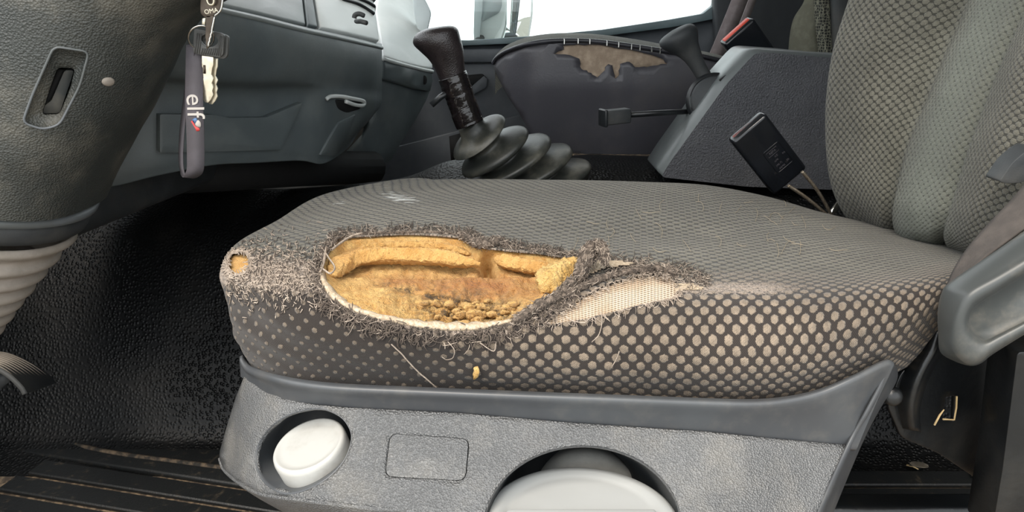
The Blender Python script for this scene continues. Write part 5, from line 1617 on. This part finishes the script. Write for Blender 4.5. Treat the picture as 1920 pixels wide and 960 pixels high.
rings = [cl(oc, 0.535), cl(oc, 0.50), cl([(0.85 * a_[0] + 0.15 * b_[0], 0.85 * a_[1] + 0.15 * b_[1]) for a_, b_ in zip(oc, ic)], 0.488),
         cl([(0.15 * a_[0] + 0.85 * b_[0], 0.15 * a_[1] + 0.85 * b_[1]) for a_, b_ in zip(oc, ic)], 0.474), cl(ic, 0.472), cl([(0.75 * a_[0] + 0.25 * b_[0], 0.75 * a_[1] + 0.25 * b_[1]) for a_, b_ in zip(ic, rc)], 0.4685),
         cl([(0.2 * a_[0] + 0.8 * b_[0], 0.2 * a_[1] + 0.8 * b_[1]) for a_, b_ in zip(ic, rc)], 0.4685), cl(rc, 0.472), cl([(a_[0] + (1890 - a_[0]) * 0.06, a_[1] + (590 - a_[1]) * 0.10) for a_ in rc], 0.482)]
mk('hinge_cover', *ringloft(rings, False, True), M_grey, st_, label='grey plastic hinge cover with a scooped hollow')
# grey fabric strap running up behind the cover
lp = [(1776, 536, 0.53), (1790, 505, 0.535), (1812, 470, 0.54), (1850, 425, 0.545), (1900, 372, 0.55), (1960, 300, 0.555)]
rp = [(1800, 530, 0.515), (1816, 512, 0.515), (1846, 484, 0.515), (1900, 444, 0.515), (1960, 400, 0.52), (2020, 350, 0.52)]
grid = [[tuple(P(*a_)), tuple((P(*a_) + P(*b_)) / 2 - Vector((0, 0.006, 0))), tuple(P(*b_))] for a_, b_ in zip(lp, rp)]
Gp = loft(grid, 8, 5)
sp_ = mk('fabric_sleeve', Gp.reshape(-1, 3), gfaces(Gp.shape[0], Gp.shape[1]), mat('grey_sleeve_cloth', '#46413e', '#524c48', 60, 0.9, 700, 0.0005, 'noise'), st_)
solid(sp_, 0.002, 0)
panel('belt_guide', smooth_poly([(1876, 341), (1884, 326), (1904, 300), (1940, 276), (1960, 300), (1930, 336), (1900, 344)], 4), 0.60, M_matte, st_, thick=0.02, step=14, bevel=0.004)
# black steel side frame under the cover
fr_ = panel('side_frame', round_poly([(1690, 700), (1740, 655), (1760, 600), (1960, 560), (1960, 900), (1880, 930), (1760, 850), (1690, 820), (1664, 760)], 10, 3), lambda a_, b_: 0.565 + 0.00012 * (a_ - 1700), M_metalblk, st_, holes=[round_poly([(1773, 745), (1790, 742), (1788, 790), (1768, 786)], 2, 2)], thick=0.004, step=20, bevel=0.001)
fg = []
for a_, b_, y_ in [(1760, 620, 0.555), (1748, 655, 0.553), (1730, 688, 0.551), (1714, 725, 0.550), (1706, 765, 0.552), (1710, 805, 0.556)]:
    fg.append([tuple(P(a_ - 34, b_ - 8, y_ + 0.02)), tuple(P(a_ - 14, b_ - 3, y_ + 0.008)), tuple(P(a_, b_, y_)), tuple(P(a_ + 10, b_ + 3, y_ + 0.004)), tuple(P(a_ + 16, b_ + 5, y_ + 0.018))])
Gf = loft(fg, 6, 5)
ff = mk('frame_flange', Gf.reshape(-1, 3), gfaces(Gf.shape[0], Gf.shape[1]), M_metalblk, st_)
solid(ff, 0.003, 0)
mk('bolt_boss', *lathe([(0.0003, 0.006), (0.006, 0.006), (0.008, 0.003), (0.008, -0.006)], P(1672, 742, 0.55), (-0.1, -0.9, 0.3), 20), M_metalblk, st_)
mk('slot_edge', *tube([P(1794, 743, 0.572), P(1793, 765, 0.571), P(1789, 787, 0.570), P(1768, 786, 0.569)], 0.0008, 6), M_straw, fr_, smooth=False, label='straw coloured edge round the frame slot')
mk('lower_rail', *rbox(0.42, 0.03, 0.05, 0.006, (1, 0, 0), (0, 1, 0), (0, 0, 1), (0.48, 0.68, 0.19)), M_metalblk, st_)

# door sill pillar at the right edge
pr = panel('trim_2', round_poly([(1908, 660), (1990, 660), (1990, 1010), (1858, 1010), (1880, 880)], 8, 3), lambda a_, b_: 0.52, M_metalblk, None, thick=0.035, step=30, bevel=0.01)
struct(pr, 'black painted edge of the driver door opening')
# straw and grit
def straw(p0, p1, z0, lab, r=0.0016, Yv=None):
    if Yv is None: a_, b_ = PZ(*p0, z0), PZ(*p1, z0)
    else: a_, b_ = P(*p0, Yv), P(*p1, Yv)
    o = mk('straw_piece', *tube([a_, a_.lerp(b_, 0.5) + Vector((0, 0, 0.002)), b_], [r, r, r * 0.6], 6), M_straw)
    tag(o, lab, 'straw', 'straw bits around the seat base')
straw((1700, 872), (1722, 880), 0.012, 'short straw bit on the dark floor right of the seat base')
straw((1752, 797), (1770, 768), 0.0, 'thin straw standing left of the frame slot', 0.0009, 0.556)
def leaf(cx_, cy_, rx_, ry_, ang, z0, lab):
    base = PZ(cx_, cy_, z0)
    V = []; F = []
    k = (base - CAM).length / FPX
    for i in range(9):
        t = i / 8 * 2 - 1
        wd_ = ry_ * k * 2.0 * math.sqrt(max(0.0, 1 - t * t)) + 0.0003
        for s in (-1, 0, 1):
            lx, ly_ = t * rx_ * k, s * wd_
            V.append((base.x + lx * math.cos(ang) - ly_ * math.sin(ang), base.y + lx * math.sin(ang) + ly_ * math.cos(ang), base.z + 0.003 + abs(s) * 0.004))
        if i: F += [(3 * i - 3, 3 * i - 2, 3 * i + 1, 3 * i), (3 * i - 2, 3 * i - 1, 3 * i + 2, 3 * i + 1)]
    o = mk('dry_leaf', V, F, mat('dull_leaf', '#5b554b', '#6e675c', 80, 0.8))
    solid(o, 0.0006, 0)
    tag(o, lab, 'leaf', 'dry leaves on the floor behind the seat base')
leaf(1846, 895, 22, 6, 0.1, 0.012, 'larger dry leaf on the dark floor near the door edge')
leaf(1722, 878, 14, 4, -0.2, 0.012, 'smaller dry leaf on the dark floor nearer the seat base')
